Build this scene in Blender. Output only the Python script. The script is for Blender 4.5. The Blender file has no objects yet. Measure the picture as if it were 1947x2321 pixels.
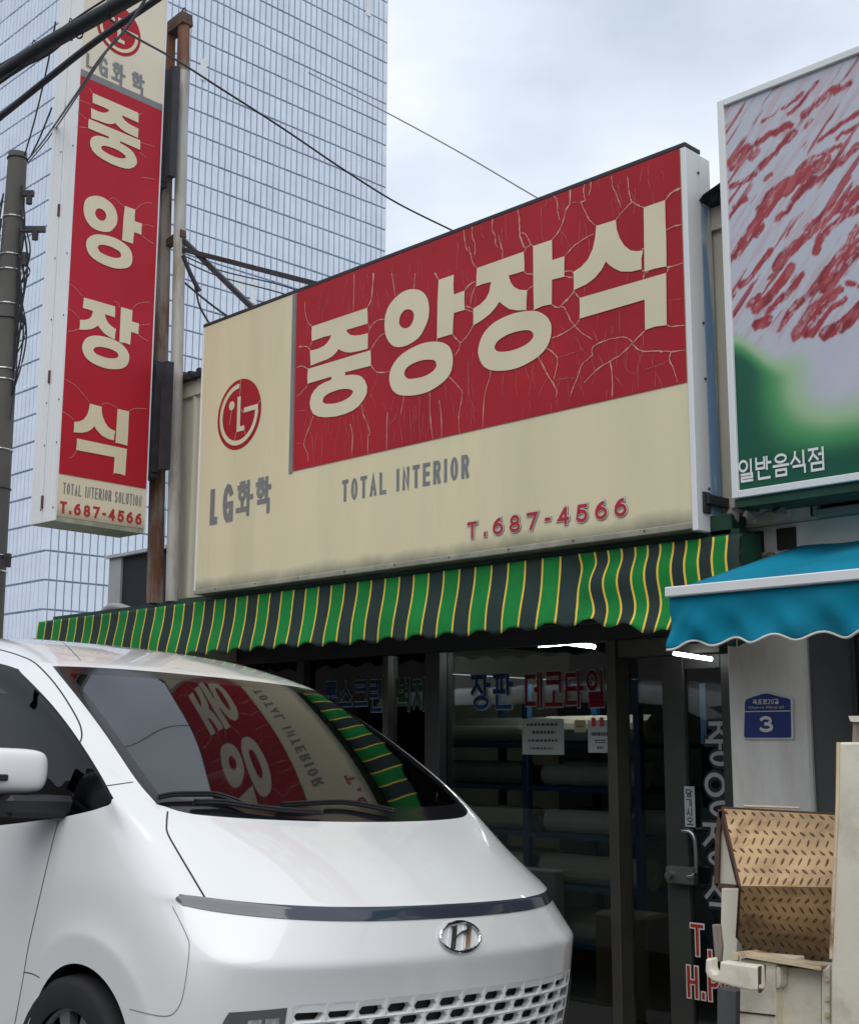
import bpy, bmesh, math, random
import numpy as np
from mathutils import Vector, Matrix
from mathutils.geometry import tessellate_polygon
from mathutils.bvhtree import BVHTree
random.seed(7); rng = np.random.default_rng(7)
SC = bpy.context.scene
COL = SC.collection

# ------------------------------------------------------------------ camera
PW, PH, FPX = 1947.0, 2321.0, 2946.4
EYE = Vector((0, 0, 1.6))
_yaw, _pit, _rol = [math.radians(a) for a in (45.174, 10.0765, 0.2088)]
_f = Vector((-math.sin(_yaw) * math.cos(_pit), math.cos(_yaw) * math.cos(_pit), math.sin(_pit)))
_r0 = Vector((math.cos(_yaw), math.sin(_yaw), 0)); _u0 = _r0.cross(_f)
_r = _r0 * math.cos(_rol) + _u0 * math.sin(_rol); _u = -_r0 * math.sin(_rol) + _u0 * math.cos(_rol)
cam = bpy.data.cameras.new('camera'); camo = bpy.data.objects.new('camera', cam); COL.objects.link(camo)
cam.sensor_fit = 'VERTICAL'; cam.sensor_height = 24.0; cam.lens = 24.0 * FPX / PH
cam.clip_start = 0.05; cam.clip_end = 3000
M = Matrix.Identity(4)
for i in range(3):
    M[i][0], M[i][1], M[i][2], M[i][3] = _r[i], _u[i], -_f[i], EYE[i]
camo.matrix_world = M
SC.camera = camo

# ------------------------------------------------------------------ sky, sun, exposure
SUN_EL, SUN_AZ = math.radians(54), math.radians(140)      # azimuth from +Y towards +X
W = bpy.data.worlds.new('World'); SC.world = W; W.use_nodes = True
nt = W.node_tree; nt.nodes.clear()
_out = nt.nodes.new('ShaderNodeOutputWorld'); _bg = nt.nodes.new('ShaderNodeBackground')
_sky = nt.nodes.new('ShaderNodeTexSky'); _sky.sky_type = 'NISHITA'; _sky.sun_disc = False
_sky.sun_elevation = SUN_EL; _sky.sun_rotation = SUN_AZ; _sky.air_density = 1.5; _sky.dust_density = 3.0
_tc = nt.nodes.new('ShaderNodeTexCoord'); _mp = nt.nodes.new('ShaderNodeMapping'); _mp.inputs['Scale'].default_value = (1.3, 1.3, 2.6)
_nz = nt.nodes.new('ShaderNodeTexNoise'); _nz.inputs['Scale'].default_value = 2.3; _nz.inputs['Detail'].default_value = 6; _nz.inputs['Roughness'].default_value = 0.5
_rp = nt.nodes.new('ShaderNodeValToRGB')
_rp.color_ramp.elements[0].position = 0.34; _rp.color_ramp.elements[0].color = (4.9, 5.6, 6.6, 1)
_rp.color_ramp.elements[1].position = 0.66; _rp.color_ramp.elements[1].color = (7.8, 8.35, 9.25, 1)
_mx = nt.nodes.new('ShaderNodeMix'); _mx.data_type = 'RGBA'; _mx.inputs[0].default_value = 0.95
_bg.inputs['Strength'].default_value = 0.10
L = nt.links.new
L(_tc.outputs['Generated'], _mp.inputs[0]); L(_mp.outputs[0], _nz.inputs['Vector']); L(_nz.outputs['Fac'], _rp.inputs[0])
L(_sky.outputs[0], _mx.inputs[6]); L(_rp.outputs[0], _mx.inputs[7]); L(_mx.outputs[2], _bg.inputs[0]); L(_bg.outputs[0], _out.inputs[0])
sun = bpy.data.lights.new('sun', 'SUN'); sun.energy = 1.4; sun.angle = math.radians(60); sun.color = (1, .97, .93)
suno = bpy.data.objects.new('sun', sun); COL.objects.link(suno)
_sd = Vector((math.sin(SUN_AZ) * math.cos(SUN_EL), math.cos(SUN_AZ) * math.cos(SUN_EL), math.sin(SUN_EL)))
suno.rotation_euler = _sd.to_track_quat('Z', 'Y').to_euler()
SC.view_settings.view_transform = 'Standard'; SC.view_settings.look = 'None'
SC.view_settings.gamma = 1; SC.view_settings.exposure = 0.30; SC.view_settings.use_curve_mapping = False
SC.render.engine = 'CYCLES'
SC.cycles.max_bounces = 8; SC.cycles.transparent_max_bounces = 12

# ------------------------------------------------------------------ survey helpers: photo pixel -> point on a real plane
def ray(x, y): return _f + _r * ((x - PW / 2) / FPX) - _u * ((y - PH / 2) / FPX)
def onY(x, y, Y): d = ray(x, y); return EYE + d * ((Y - EYE.y) / d.y)
def onX(x, y, X): d = ray(x, y); return EYE + d * ((X - EYE.x) / d.x)
def onZ(x, y, Z): d = ray(x, y); return EYE + d * ((Z - EYE.z) / d.z)
def at(x, y, dep): return EYE + ray(x, y) * dep
def zm(ox, oy, s): return lambda p: (ox + p[0] / s, oy + p[1] / s)

# ------------------------------------------------------------------ mesh helpers
class MB:
    def __init__(s): s.v = []; s.f = []; s.m = []
    def add(s, vs, fs, mi=0):
        o = len(s.v); s.v += [tuple(v) for v in vs]
        s.f += [tuple(i + o for i in f) for f in fs]; s.m += [mi] * len(fs); return s
    def box(s, a, b, mi=0):
        (x0, y0, z0), (x1, y1, z1) = a, b
        vs = [(x0,y0,z0),(x1,y0,z0),(x1,y1,z0),(x0,y1,z0),(x0,y0,z1),(x1,y0,z1),(x1,y1,z1),(x0,y1,z1)]
        return s.add(vs, [(0,3,2,1),(4,5,6,7),(0,1,5,4),(1,2,6,5),(2,3,7,6),(3,0,4,7)], mi)
    def bbox(s, a, b, c=.006, mi=0):
        """box with chamfered long edges (12 chamfers)"""
        (x0,y0,z0),(x1,y1,z1) = [min(p,q) for p,q in zip(a,b)],[max(p,q) for p,q in zip(a,b)]
        bm = bmesh.new(); bmesh.ops.create_cube(bm, size=1)
        for v in bm.verts: v.co = Vector(((x0+x1)/2+v.co.x*(x1-x0),(y0+y1)/2+v.co.y*(y1-y0),(z0+z1)/2+v.co.z*(z1-z0)))
        bmesh.ops.bevel(bm, geom=bm.edges[:], offset=c, segments=1, affect='EDGES')
        return s.addbm(bm, mi)
    def addbm(s, bm, mi=0):
        bm.verts.ensure_lookup_table(); bm.verts.index_update()
        s.add([v.co[:] for v in bm.verts], [[v.index for v in f.verts] for f in bm.faces], mi); bm.free(); return s
    def prism(s, pts, ext, mi=0, holes=()):
        """closed planar polygon (3-D points) extruded by vector ext"""
        pts = [Vector(p) for p in pts]; n = len(pts); ext = Vector(ext)
        loops = [pts] + [[Vector(p) for p in h] for h in holes]
        tri = tessellate_polygon(loops); al = [p for l in loops for p in l]; N = len(al)
        s.add(al + [p + ext for p in al], [t for t in tri] + [tuple(i + N for i in t[::-1]) for t in tri], mi)
        o = 0; fs = []
        for l in loops:
            k = len(l)
            fs += [(o+i, o+(i+1)%k, N+o+(i+1)%k, N+o+i) for i in range(k)]; o += k
        b = len(s.v) - 2*N
        s.f += [tuple(i + b for i in f) for f in fs]; s.m += [mi]*len(fs); return s
    def flat(s, loops, mi=0):
        loops = [[Vector(p) for p in l] for l in loops]
        return s.add([p for l in loops for p in l], tessellate_polygon(loops), mi)
    def tube(s, pts, r, n=8, mi=0, cap=True):
        pts = [Vector(p) for p in pts]; rs = r if isinstance(r, (list, tuple)) else [r]*len(pts)
        vs = []; up = Vector((0,0,1))
        for i, p in enumerate(pts):
            t = (pts[min(i+1,len(pts)-1)] - pts[max(i-1,0)]).normalized()
            a = t.cross(up if abs(t.z) < .95 else Vector((1,0,0))).normalized(); b = a.cross(t)
            vs += [p + (a*math.cos(2*math.pi*k/n) + b*math.sin(2*math.pi*k/n))*rs[i] for k in range(n)]
        fs = [(i*n+k, i*n+(k+1)%n, (i+1)*n+(k+1)%n, (i+1)*n+k) for i in range(len(pts)-1) for k in range(n)]
        if cap: fs += [tuple(range(n)), tuple((len(pts)-1)*n+k for k in range(n))[::-1]]
        return s.add(vs, fs, mi)
    def beam(s, a, b, w, h, mi=0, up=(0,0,1)):
        a, b = Vector(a), Vector(b); t = (b-a).normalized(); up = Vector(up)
        if abs(t.dot(up)) > .95: up = Vector((1,0,0))
        x = t.cross(up).normalized(); y = x.cross(t)
        vs = [p + x*w*i/2 + y*h*j/2 for p in (a,b) for i,j in ((-1,-1),(1,-1),(1,1),(-1,1))]
        return s.add(vs, [(0,1,2,3),(7,6,5,4),(0,4,5,1),(1,5,6,2),(2,6,7,3),(3,7,4,0)], mi)
    def ribbon(s, pts, w, nrm, mi=0):
        """flat strip of width w (number or list) lying across normal nrm"""
        pts = [Vector(p) for p in pts]; ws = w if isinstance(w,(list,tuple)) else [w]*len(pts); vs = []
        for i,p in enumerate(pts):
            t = (pts[min(i+1,len(pts)-1)]-pts[max(i-1,0)]).normalized(); a = t.cross(nrm).normalized()
            vs += [p-a*ws[i]/2, p+a*ws[i]/2]
        return s.add(vs, [(2*i,2*i+1,2*i+3,2*i+2) for i in range(len(pts)-1)], mi)
    def build(s, name, mats, parent=None, smooth=False, loc=None):
        me = bpy.data.meshes.new(name); vs = s.v
        if loc is not None: vs = [tuple(Vector(v)-Vector(loc)) for v in vs]
        me.from_pydata([tuple(v) for v in vs], [], s.f)
        mats = mats if isinstance(mats,(list,tuple)) else [mats]
        for m in mats: me.materials.append(m)
        me.polygons.foreach_set('material_index', s.m)
        if smooth: me.polygons.foreach_set('use_smooth', [True]*len(s.f))
        me.update()
        o = bpy.data.objects.new(name, me); COL.objects.link(o)
        if loc is not None: o.location = loc
        if parent is not None:
            o.parent = parent
            o.matrix_parent_inverse = Matrix.LocRotScale(parent.location, parent.rotation_euler, None).inverted() if parent.parent is None else parent_world(parent).inverted()
        return o
def parent_world(o):
    m = Matrix.LocRotScale(o.location, o.rotation_euler, o.scale)
    return m if o.parent is None else parent_world(o.parent) @ o.matrix_parent_inverse @ m
def autosmooth(o, ang=35):
    bm = bmesh.new(); bm.from_mesh(o.data)
    bmesh.ops.recalc_face_normals(bm, faces=bm.faces[:])
    for f in bm.faces: f.smooth = True
    for e in bm.edges: e.smooth = not (len(e.link_faces) == 2 and e.calc_face_angle(0) > math.radians(ang))
    bm.to_mesh(o.data); bm.free(); return o
def thing(name, label, cat, loc=(0,0,0), group=None):
    o = bpy.data.objects.new(name, None); o.empty_display_size = .2; COL.objects.link(o); o.location = loc
    o['label'] = label; o['category'] = cat
    if group: o['group'] = group
    return o
def tag(o, label, cat, group=None):
    o['label'] = label; o['category'] = cat
    if group: o['group'] = group
    return o
def struct(o, label=None):
    o['kind'] = 'structure'
    if label: o['label'] = label
    return o
def cr(pts, n=6, closed=False):
    """Catmull-Rom resample"""
    P = [Vector(p) for p in pts]; N = len(P); out = []
    rngi = range(N) if closed else range(N-1)
    for i in rngi:
        if closed: a,b,c,d = P[(i-1)%N],P[i],P[(i+1)%N],P[(i+2)%N]
        else: a,b,c,d = P[max(i-1,0)],P[i],P[i+1],P[min(i+2,N-1)]
        for k in range(n):
            t = k/n
            out.append(.5*((2*b)+(c-a)*t+(2*a-5*b+4*c-d)*t*t+(3*b-a-3*c+d)*t**3))
    if not closed: out.append(P[-1])
    return out

# ------------------------------------------------------------------ materials
def mat(name, col, rough=.6, metal=0.0, var=.08, scale=6, col2=None, lo=.5, hi=.62, bump=0.0, bscale=60, spec=.4, coat=0.0, stretch=(1,1,1), detail=5):
    m = bpy.data.materials.new(name); m.use_nodes = True; n = m.node_tree; b = n.nodes['Principled BSDF']
    b.inputs['Roughness'].default_value = rough; b.inputs['Metallic'].default_value = metal
    b.inputs['Specular IOR Level'].default_value = spec; b.inputs['Coat Weight'].default_value = coat; b.inputs['Coat Roughness'].default_value = .04
    tc = n.nodes.new('ShaderNodeTexCoord'); mp = n.nodes.new('ShaderNodeMapping'); mp.inputs['Scale'].default_value = stretch
    n.links.new(tc.outputs['Object'], mp.inputs[0])
    nz = n.nodes.new('ShaderNodeTexNoise'); nz.inputs['Scale'].default_value = scale; nz.inputs['Detail'].default_value = detail
    n.links.new(mp.outputs[0], nz.inputs['Vector'])
    rp = n.nodes.new('ShaderNodeValToRGB'); e = rp.color_ramp.elements
    e[0].position = .3; e[1].position = .7
    e[0].color = (*[c*(1-var) for c in col], 1); e[1].color = (*[min(1,c*(1+var)) for c in col], 1)
    n.links.new(nz.outputs['Fac'], rp.inputs[0]); src = rp.outputs[0]
    if col2 is not None:
        n2 = n.nodes.new('ShaderNodeTexNoise'); n2.inputs['Scale'].default_value = scale*.8; n2.inputs['Detail'].default_value = 8; n2.inputs['Roughness'].default_value = .65
        mp2 = n.nodes.new('ShaderNodeMapping'); mp2.inputs['Scale'].default_value = stretch; mp2.inputs['Location'].default_value = (3.1,1.7,.4)
        n.links.new(tc.outputs['Object'], mp2.inputs[0]); n.links.new(mp2.outputs[0], n2.inputs['Vector'])
        mr = n.nodes.new('ShaderNodeMapRange'); mr.inputs[1].default_value = lo; mr.inputs[2].default_value = hi
        n.links.new(n2.outputs['Fac'], mr.inputs[0])
        mx = n.nodes.new('ShaderNodeMix'); mx.data_type = 'RGBA'; mx.inputs[7].default_value = (*col2, 1)
        n.links.new(mr.outputs[0], mx.inputs[0]); n.links.new(src, mx.inputs[6]); src = mx.outputs[2]
    n.links.new(src, b.inputs['Base Color'])
    if bump:
        n3 = n.nodes.new('ShaderNodeTexNoise'); n3.inputs['Scale'].default_value = bscale; n3.inputs['Detail'].default_value = 4
        n.links.new(mp.outputs[0], n3.inputs['Vector'])
        bp = n.nodes.new('ShaderNodeBump'); bp.inputs['Strength'].default_value = bump; bp.inputs['Distance'].default_value = .01
        n.links.new(n3.outputs['Fac'], bp.inputs['Height']); n.links.new(bp.outputs[0], b.inputs['Normal'])
    m['src'] = 0
    return m
def grime(m, z0, z1, col, amount=.8, top=False):
    """dirt band that fades between object-space heights z0 (full) and z1 (none), broken up by noise"""
    n = m.node_tree; b = n.nodes['Principled BSDF']; old = b.inputs['Base Color'].links[0].from_socket
    tc = n.nodes.new('ShaderNodeTexCoord'); sx = n.nodes.new('ShaderNodeSeparateXYZ'); n.links.new(tc.outputs['Object'], sx.inputs[0])
    mr = n.nodes.new('ShaderNodeMapRange'); mr.inputs[1].default_value = z0; mr.inputs[2].default_value = z1; mr.inputs[3].default_value = amount; mr.inputs[4].default_value = 0
    nz = n.nodes.new('ShaderNodeTexNoise'); nz.inputs['Scale'].default_value = 3.5; nz.inputs['Detail'].default_value = 9; nz.inputs['Roughness'].default_value = .62
    mp = n.nodes.new('ShaderNodeMapping'); mp.inputs['Scale'].default_value = (1,1,.8); n.links.new(tc.outputs['Object'], mp.inputs[0]); n.links.new(mp.outputs[0], nz.inputs['Vector'])
    ad = n.nodes.new('ShaderNodeMath'); ad.operation = 'MULTIPLY_ADD'; ad.inputs[1].default_value = (z1-z0)*1.2; n.links.new(nz.outputs['Fac'], ad.inputs[0])
    n.links.new(sx.outputs['Z'], ad.inputs[2])
    sb = n.nodes.new('ShaderNodeMath'); sb.operation = 'SUBTRACT'; sb.inputs[1].default_value = (z1-z0)*.6; n.links.new(ad.outputs[0], sb.inputs[0])
    n.links.new(sb.outputs[0], mr.inputs[0])
    mx = n.nodes.new('ShaderNodeMix'); mx.data_type = 'RGBA'; mx.inputs[7].default_value = (*col,1)
    n.links.new(mr.outputs[0], mx.inputs[0]); n.links.new(old, mx.inputs[6]); n.links.new(mx.outputs[2], b.inputs['Base Color'])
    return m
def glass(name, tint, ior=1.5, rough=0.0):
    m = bpy.data.materials.new(name); m.use_nodes = True; n = m.node_tree; n.nodes.remove(n.nodes['Principled BSDF'])
    o = n.nodes['Material Output']; t = n.nodes.new('ShaderNodeBsdfTransparent'); t.inputs[0].default_value = (*tint,1)
    g = n.nodes.new('ShaderNodeBsdfGlossy'); g.inputs['Roughness'].default_value = rough; g.inputs[0].default_value = (.95,.97,1,1)
    f = n.nodes.new('ShaderNodeFresnel'); f.inputs[0].default_value = ior; mx = n.nodes.new('ShaderNodeMixShader')
    n.links.new(f.outputs[0], mx.inputs[0]); n.links.new(t.outputs[0], mx.inputs[1]); n.links.new(g.outputs[0], mx.inputs[2]); n.links.new(mx.outputs[0], o.inputs[0])
    return m
def emis(name, col, s):
    m = bpy.data.materials.new(name); m.use_nodes = True; b = m.node_tree.nodes['Principled BSDF']
    b.inputs['Emission Color'].default_value = (*col,1); b.inputs['Emission Strength'].default_value = s; return m

CREAM = (.71,.635,.425)
m_cream = grime(mat('cream acrylic', CREAM, .5, var=.05, scale=1.3, bump=.02, spec=.25, col2=(.60,.545,.36), lo=.47, hi=.8, stretch=(2.2,1,.3)), .0, .085, (.17,.18,.13), .9)
m_creamb = grime(mat('cream acrylic of blade sign', (.70,.63,.48), .35, var=.05, scale=1.5), .0, .12, (.22,.17,.11), .8)
m_red = mat('red film', (.38,.018,.027), .5, var=.10, scale=2, col2=(.31,.015,.024), lo=.45, hi=.8, spec=.2)
m_redb = mat('red film blade', (.42,.016,.03), .5, var=.06, scale=2, spec=.2)
m_letter = mat('cream letter', (.67,.60,.42), .5, var=.05, scale=3)
m_grey = mat('grey film', (.20,.20,.20), .5, var=.08, scale=9)
m_redtxt = mat('red lettering', (.42,.03,.035), .4, var=.08)
m_white = mat('white vinyl', (.75,.74,.72), .5, var=.04)
m_black = mat('black vinyl', (.02,.02,.025), .5, var=.1)
m_crack = mat('bared cream crack', (.56,.30,.22), .5, var=.1, scale=9)
m_alu = mat('white painted frame', (.72,.73,.73), .4, var=.05, scale=3, col2=(.30,.20,.12), lo=.68, hi=.75, stretch=(1,1,.2))
m_peel = mat('blue peeling paint', (.20,.34,.52), .55, var=.1, scale=7, col2=(.60,.60,.56), lo=.46, hi=.52, stretch=(1,1,.14))
m_dkgreen = mat('dark green steel', (.012,.05,.03), .5, var=.3, scale=8)
m_wall = mat('cream sandwich panel', (.55,.52,.41), .5, var=.06, scale=2, col2=(.38,.36,.27), lo=.55, hi=.85, stretch=(1,1,.25))
m_tar = mat('dark roof edge', (.03,.03,.035), .8, var=.3, bump=.3, bscale=20)
m_rust = mat('rusty steel', (.15,.07,.042), .85, var=.5, scale=7, col2=(.27,.235,.20), lo=.46, hi=.60, stretch=(1,1,.22), bump=.15, bscale=40)
m_galv = mat('galvanised pipe', (.40,.39,.36), .6, metal=.2, var=.22, scale=9, col2=(.26,.18,.10), lo=.5, hi=.72, stretch=(1,1,.2), bump=.1)
m_dark = mat('dark steel', (.03,.03,.035), .6, var=.3, scale=10)
m_tile = mat('white tower panel', (.63,.70,.80), .45, var=.06, scale=1.6, spec=.4)
m_joint = mat('blue grey joint', (.22,.28,.38), .7, var=.1, scale=1)
m_conc = mat('pole concrete', (.125,.118,.108), .85, var=.14, scale=4, col2=(.10,.095,.09), lo=.5, hi=.75, bump=.3, bscale=50, stretch=(1,1,.3))
m_cable = mat('cable black', (.022,.023,.027), .55, var=.2, scale=20)
m_steel = mat('bright band', (.6,.61,.62), .3, metal=.9, var=.1)
m_green = mat('awning green', (.014,.225,.045), .7, var=.12, scale=3, spec=.15, col2=(.012,.15,.038), lo=.42, hi=.75, bump=.35, bscale=11)
m_gdark = mat('awning charcoal green', (.012,.031,.026), .75, var=.2, scale=3, col2=(.022,.04,.034), lo=.5, hi=.8, bump=.35, bscale=11)
m_yel = mat('awning yellow', (.82,.56,.07), .7, var=.08)
m_teal = mat('teal canvas', (.003,.20,.31), .75, var=.12, spec=.15, scale=2.5, col2=(.010,.15,.22), lo=.5, hi=.8, bump=.3, bscale=9)
m_plaster = grime(mat('white plaster', (.86,.83,.77), .75, var=.05, scale=2.2, col2=(.52,.48,.40), lo=.48, hi=.8, bump=.12, bscale=30, stretch=(1.5,1.5,.4)), 0, .5, (.3,.29,.26), .6)
m_shut = mat('dark grey wall', (.11,.11,.11), .75, var=.08, scale=5, bump=.05)
m_frame = mat('bronze aluminium', (.05,.05,.048), .4, metal=.4, var=.12, scale=6)
m_framel = mat('worn aluminium frame', (.085,.08,.07), .45, metal=.5, var=.15, scale=6)
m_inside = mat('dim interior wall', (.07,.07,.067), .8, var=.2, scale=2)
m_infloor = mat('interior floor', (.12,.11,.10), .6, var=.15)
m_roll = [mat('roll vinyl %d' % i, c, .55, var=.12, scale=5) for i, c in enumerate([(.60,.58,.53),(.45,.41,.35),(.30,.29,.28),(.52,.44,.33),(.66,.65,.62)])]
m_blue = mat('blue rack paint', (.03,.10,.20), .5, var=.15)
m_paper = mat('paper', (.62,.61,.56), .8, var=.04)
m_pane = glass('shop glass', (.70,.74,.72), 1.42)
m_lamp = emis('lit tube', (.92,.97,1), 85.0)
m_plate = mat('plate blue', (.018,.045,.20), .35, var=.05)
m_asph = mat('asphalt', (.085,.084,.082), .9, var=.25, scale=30, bump=.4, bscale=120)
m_pave = mat('pavement', (.34,.33,.31), .9, var=.12, scale=8, bump=.2)
m_beige = mat('beige truck paint', (.66,.54,.36), .5, var=.12, scale=7, col2=(.20,.09,.04), lo=.54, hi=.66, bump=.05)
m_beige2 = mat('pale beige truck paint', (.74,.69,.57), .5, var=.08, scale=3, col2=(.33,.25,.16), lo=.50, hi=.76, bump=.1, bscale=35)
m_tread = mat('worn tread plate', (.54,.36,.19), .6, var=.3, scale=6, col2=(.26,.14,.07), lo=.52, hi=.72, bump=.12, bscale=60)
m_lug = mat('tread lug shadow brown', (.15,.095,.06), .55, var=.4, scale=20)  # darker than the plate: shadows around the lugs put into their colour
m_rustd = mat('dark rust edge', (.09,.05,.035), .8, var=.4, scale=15)

# ------------------------------------------------------------------ stroke lettering
RING = 'ring'
def jamo(c):
    R = lambda x,y,rx,ry: (RING,x,y,rx,ry)
    return {
    'ㄱ':[[(0,1),(1,1),(1,0)]], 'ㄴ':[[(0,1),(0,0),(1,0)]], 'ㄷ':[[(1,1),(0,1),(0,0),(1,0)]],
    'ㄹ':[[(0,1),(1,1),(1,.5),(0,.5),(0,0),(1,0)]], 'ㅁ':[[(0,0),(0,1),(1,1),(1,0)],[(0,0),(1,0)]],
    'ㅂ':[[(0,1),(0,0),(1,0),(1,1)],[(0,.5),(1,.5)]], 'ㅅ':[[(.5,1),(.44,.5),(0,0)],[(.46,.6),(1,0)]],
    'ㅇ':[R(.5,.5,.5,.5)], 'ㅈ':[[(0,1),(1,1)],[(.52,1),(.42,.45),(0,0)],[(.46,.55),(1,0)]],
    'ㅋ':[[(0,1),(1,1),(1,0)],[(0,.52),(1,.52)]], 'ㅌ':[[(1,1),(0,1),(0,0),(1,0)],[(0,.5),(1,.5)]],
    'ㅍ':[[(0,1),(1,1)],[(.28,1),(.28,0)],[(.72,1),(.72,0)],[(0,0),(1,0)]],
    'ㅎ':[[(.3,1),(.7,1)],[(0,.76),(1,.76)],R(.5,.29,.36,.29)],
    'ㅏ':[[(.25,1),(.25,0)],[(.25,.52),(1,.52)]], 'ㅓ':[[(.75,1),(.75,0)],[(0,.52),(.75,.52)]],
    'ㅣ':[[(.5,1),(.5,0)]], 'ㅔ':[[(.4,1),(.4,0)],[(-.15,.52),(.4,.52)],[(1,1),(1,0)]],
    'ㅕ':[[(.75,1),(.75,0)],[(0,.66),(.75,.66)],[(0,.36),(.75,.36)]],
    'ㅗ':[[(0,0),(1,0)],[(.5,1),(.5,0)]], 'ㅜ':[[(0,1),(1,1)],[(.5,1),(.5,0)]], 'ㅡ':[[(0,.5),(1,.5)]]}[c]
CH = 'ㄱㄲㄴㄷㄸㄹㅁㅂㅃㅅㅆㅇㅈㅉㅊㅋㅌㅍㅎ'; JU = 'ㅏㅐㅑㅒㅓㅔㅕㅖㅗㅘㅙㅚㅛㅜㅝㅞㅟㅠㅡㅢㅣ'
JO = ['']+list('ㄱㄲㄳㄴㄵㄶㄷㄹㄺㄻㄼㄽㄾㄿㅀㅁㅂㅄㅅㅆㅇㅈㅊㅋㅌㅍㅎ')
def glyph(ch):
    """strokes in a unit box"""
    k = ord(ch) - 0xAC00
    if 0 <= k < 11172:
        a, v, t = CH[k//588], JU[(k%588)//28], JO[k%28]; out = []
        def put(j, x0, y0, x1, y1):
            for s in jamo(j):
                if s[0] == RING: out.append((RING, x0+s[1]*(x1-x0), y0+s[2]*(y1-y0), s[3]*(x1-x0), s[4]*(y1-y0)))
                else: out.append([(x0+x*(x1-x0), y0+y*(y1-y0)) for x,y in s])
        if v == 'ㅘ':
            put(a,.06,.5,.6,1); put('ㅗ',0,.16,.66,.42); put('ㅏ',.66,0,1,1)
        elif v in 'ㅗㅜㅡ':
            if t: put(a,.14,.64,.86,1); put(v,0,.40 if v!='ㅡ' else .36,1,.56 if v!='ㅡ' else .6); put(t,.16,0,.84,.27)
            else: put(a,.1,.46,.9,1); put(v,0,.04,1,.40)
        else:
            if t: put(a,0,.5,.56,1); put(v,.66,.44,1,1); put(t,.14,0,.9,.32)
            else: put(a,0,.08,.56,.94); put(v,.66,0,1,1)
        return out
    A = lambda x,y,rx,ry: (RING,x,y,rx,ry)
    o = [(.5+.5*math.cos(math.pi*(.2+ .1*i)*1.0), .5+.5*math.sin(math.pi*(.2+.1*i))) for i in range(17)]
    def arc(x,y,rx,ry,a0,a1,n=10): return [(x+rx*math.cos(math.radians(a0+(a1-a0)*i/n)), y+ry*math.sin(math.radians(a0+(a1-a0)*i/n))) for i in range(n+1)]
    T = {'L':[[(0,1),(0,0),(1,0)]],'T':[[(0,1),(1,1)],[(.5,1),(.5,0)]],'O':[A(.5,.5,.5,.5)],'A':[[(0,0),(.5,1),(1,0)],[(.2,.33),(.8,.33)]],
     'I':[[(.5,1),(.5,0)]],'N':[[(0,0),(0,1),(1,0),(1,1)]],'E':[[(1,1),(0,1),(0,0),(1,0)],[(0,.52),(.9,.52)]],
     'R':[[(0,0),(0,1)],[(0,1)]+arc(.6,.76,.4,.24,90,-90)+[(0,.52)],[(.55,.52),(1,0)]],'P':[[(0,0),(0,1)],[(0,1)]+arc(.6,.75,.4,.25,90,-90)+[(0,.5)]],
     'S':[arc(.5,.75,.5,.25,25,250)+arc(.5,.25,.5,.25,70,-160)],'U':[[(0,1)]+arc(.5,.3,.5,.3,180,360)+[(1,1)]],
     'H':[[(0,0),(0,1)],[(1,0),(1,1)],[(0,.5),(1,.5)]],'G':[arc(.5,.5,.5,.5,38,322),[(.98,.0),(.98,.44),(.52,.44)]],
     '0':[A(.5,.5,.5,.5)],'1':[[(.2,.78),(.55,1),(.55,0)]],'2':[arc(.5,.72,.5,.28,170,-30)+[(0,0),(1,0)]],
     '3':[arc(.45,.75,.45,.25,150,-90),arc(.45,.26,.53,.26,90,-150)],
     '4':[[(.75,0),(.75,1)],[(.7,1),(0,.3),(1,.3)]],'5':[[(.95,1),(.15,1),(.05,.52)]+arc(.45,.33,.52,.33,115,-150)],
     '6':[A(.5,.32,.5,.32),arc(.9,.36,.9,.64,180,100)],'7':[[(0,1),(1,1),(.35,0)]],'8':[A(.5,.75,.42,.25),A(.5,.25,.5,.25)],
     '9':[A(.5,.68,.5,.32),arc(.1,.64,.9,.64,0,-80)],'-':[[(.1,.45),(.9,.45)]],'.':[[(.5,.0),(.5,.12)]],' ':[]}
    return T[ch]
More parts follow.
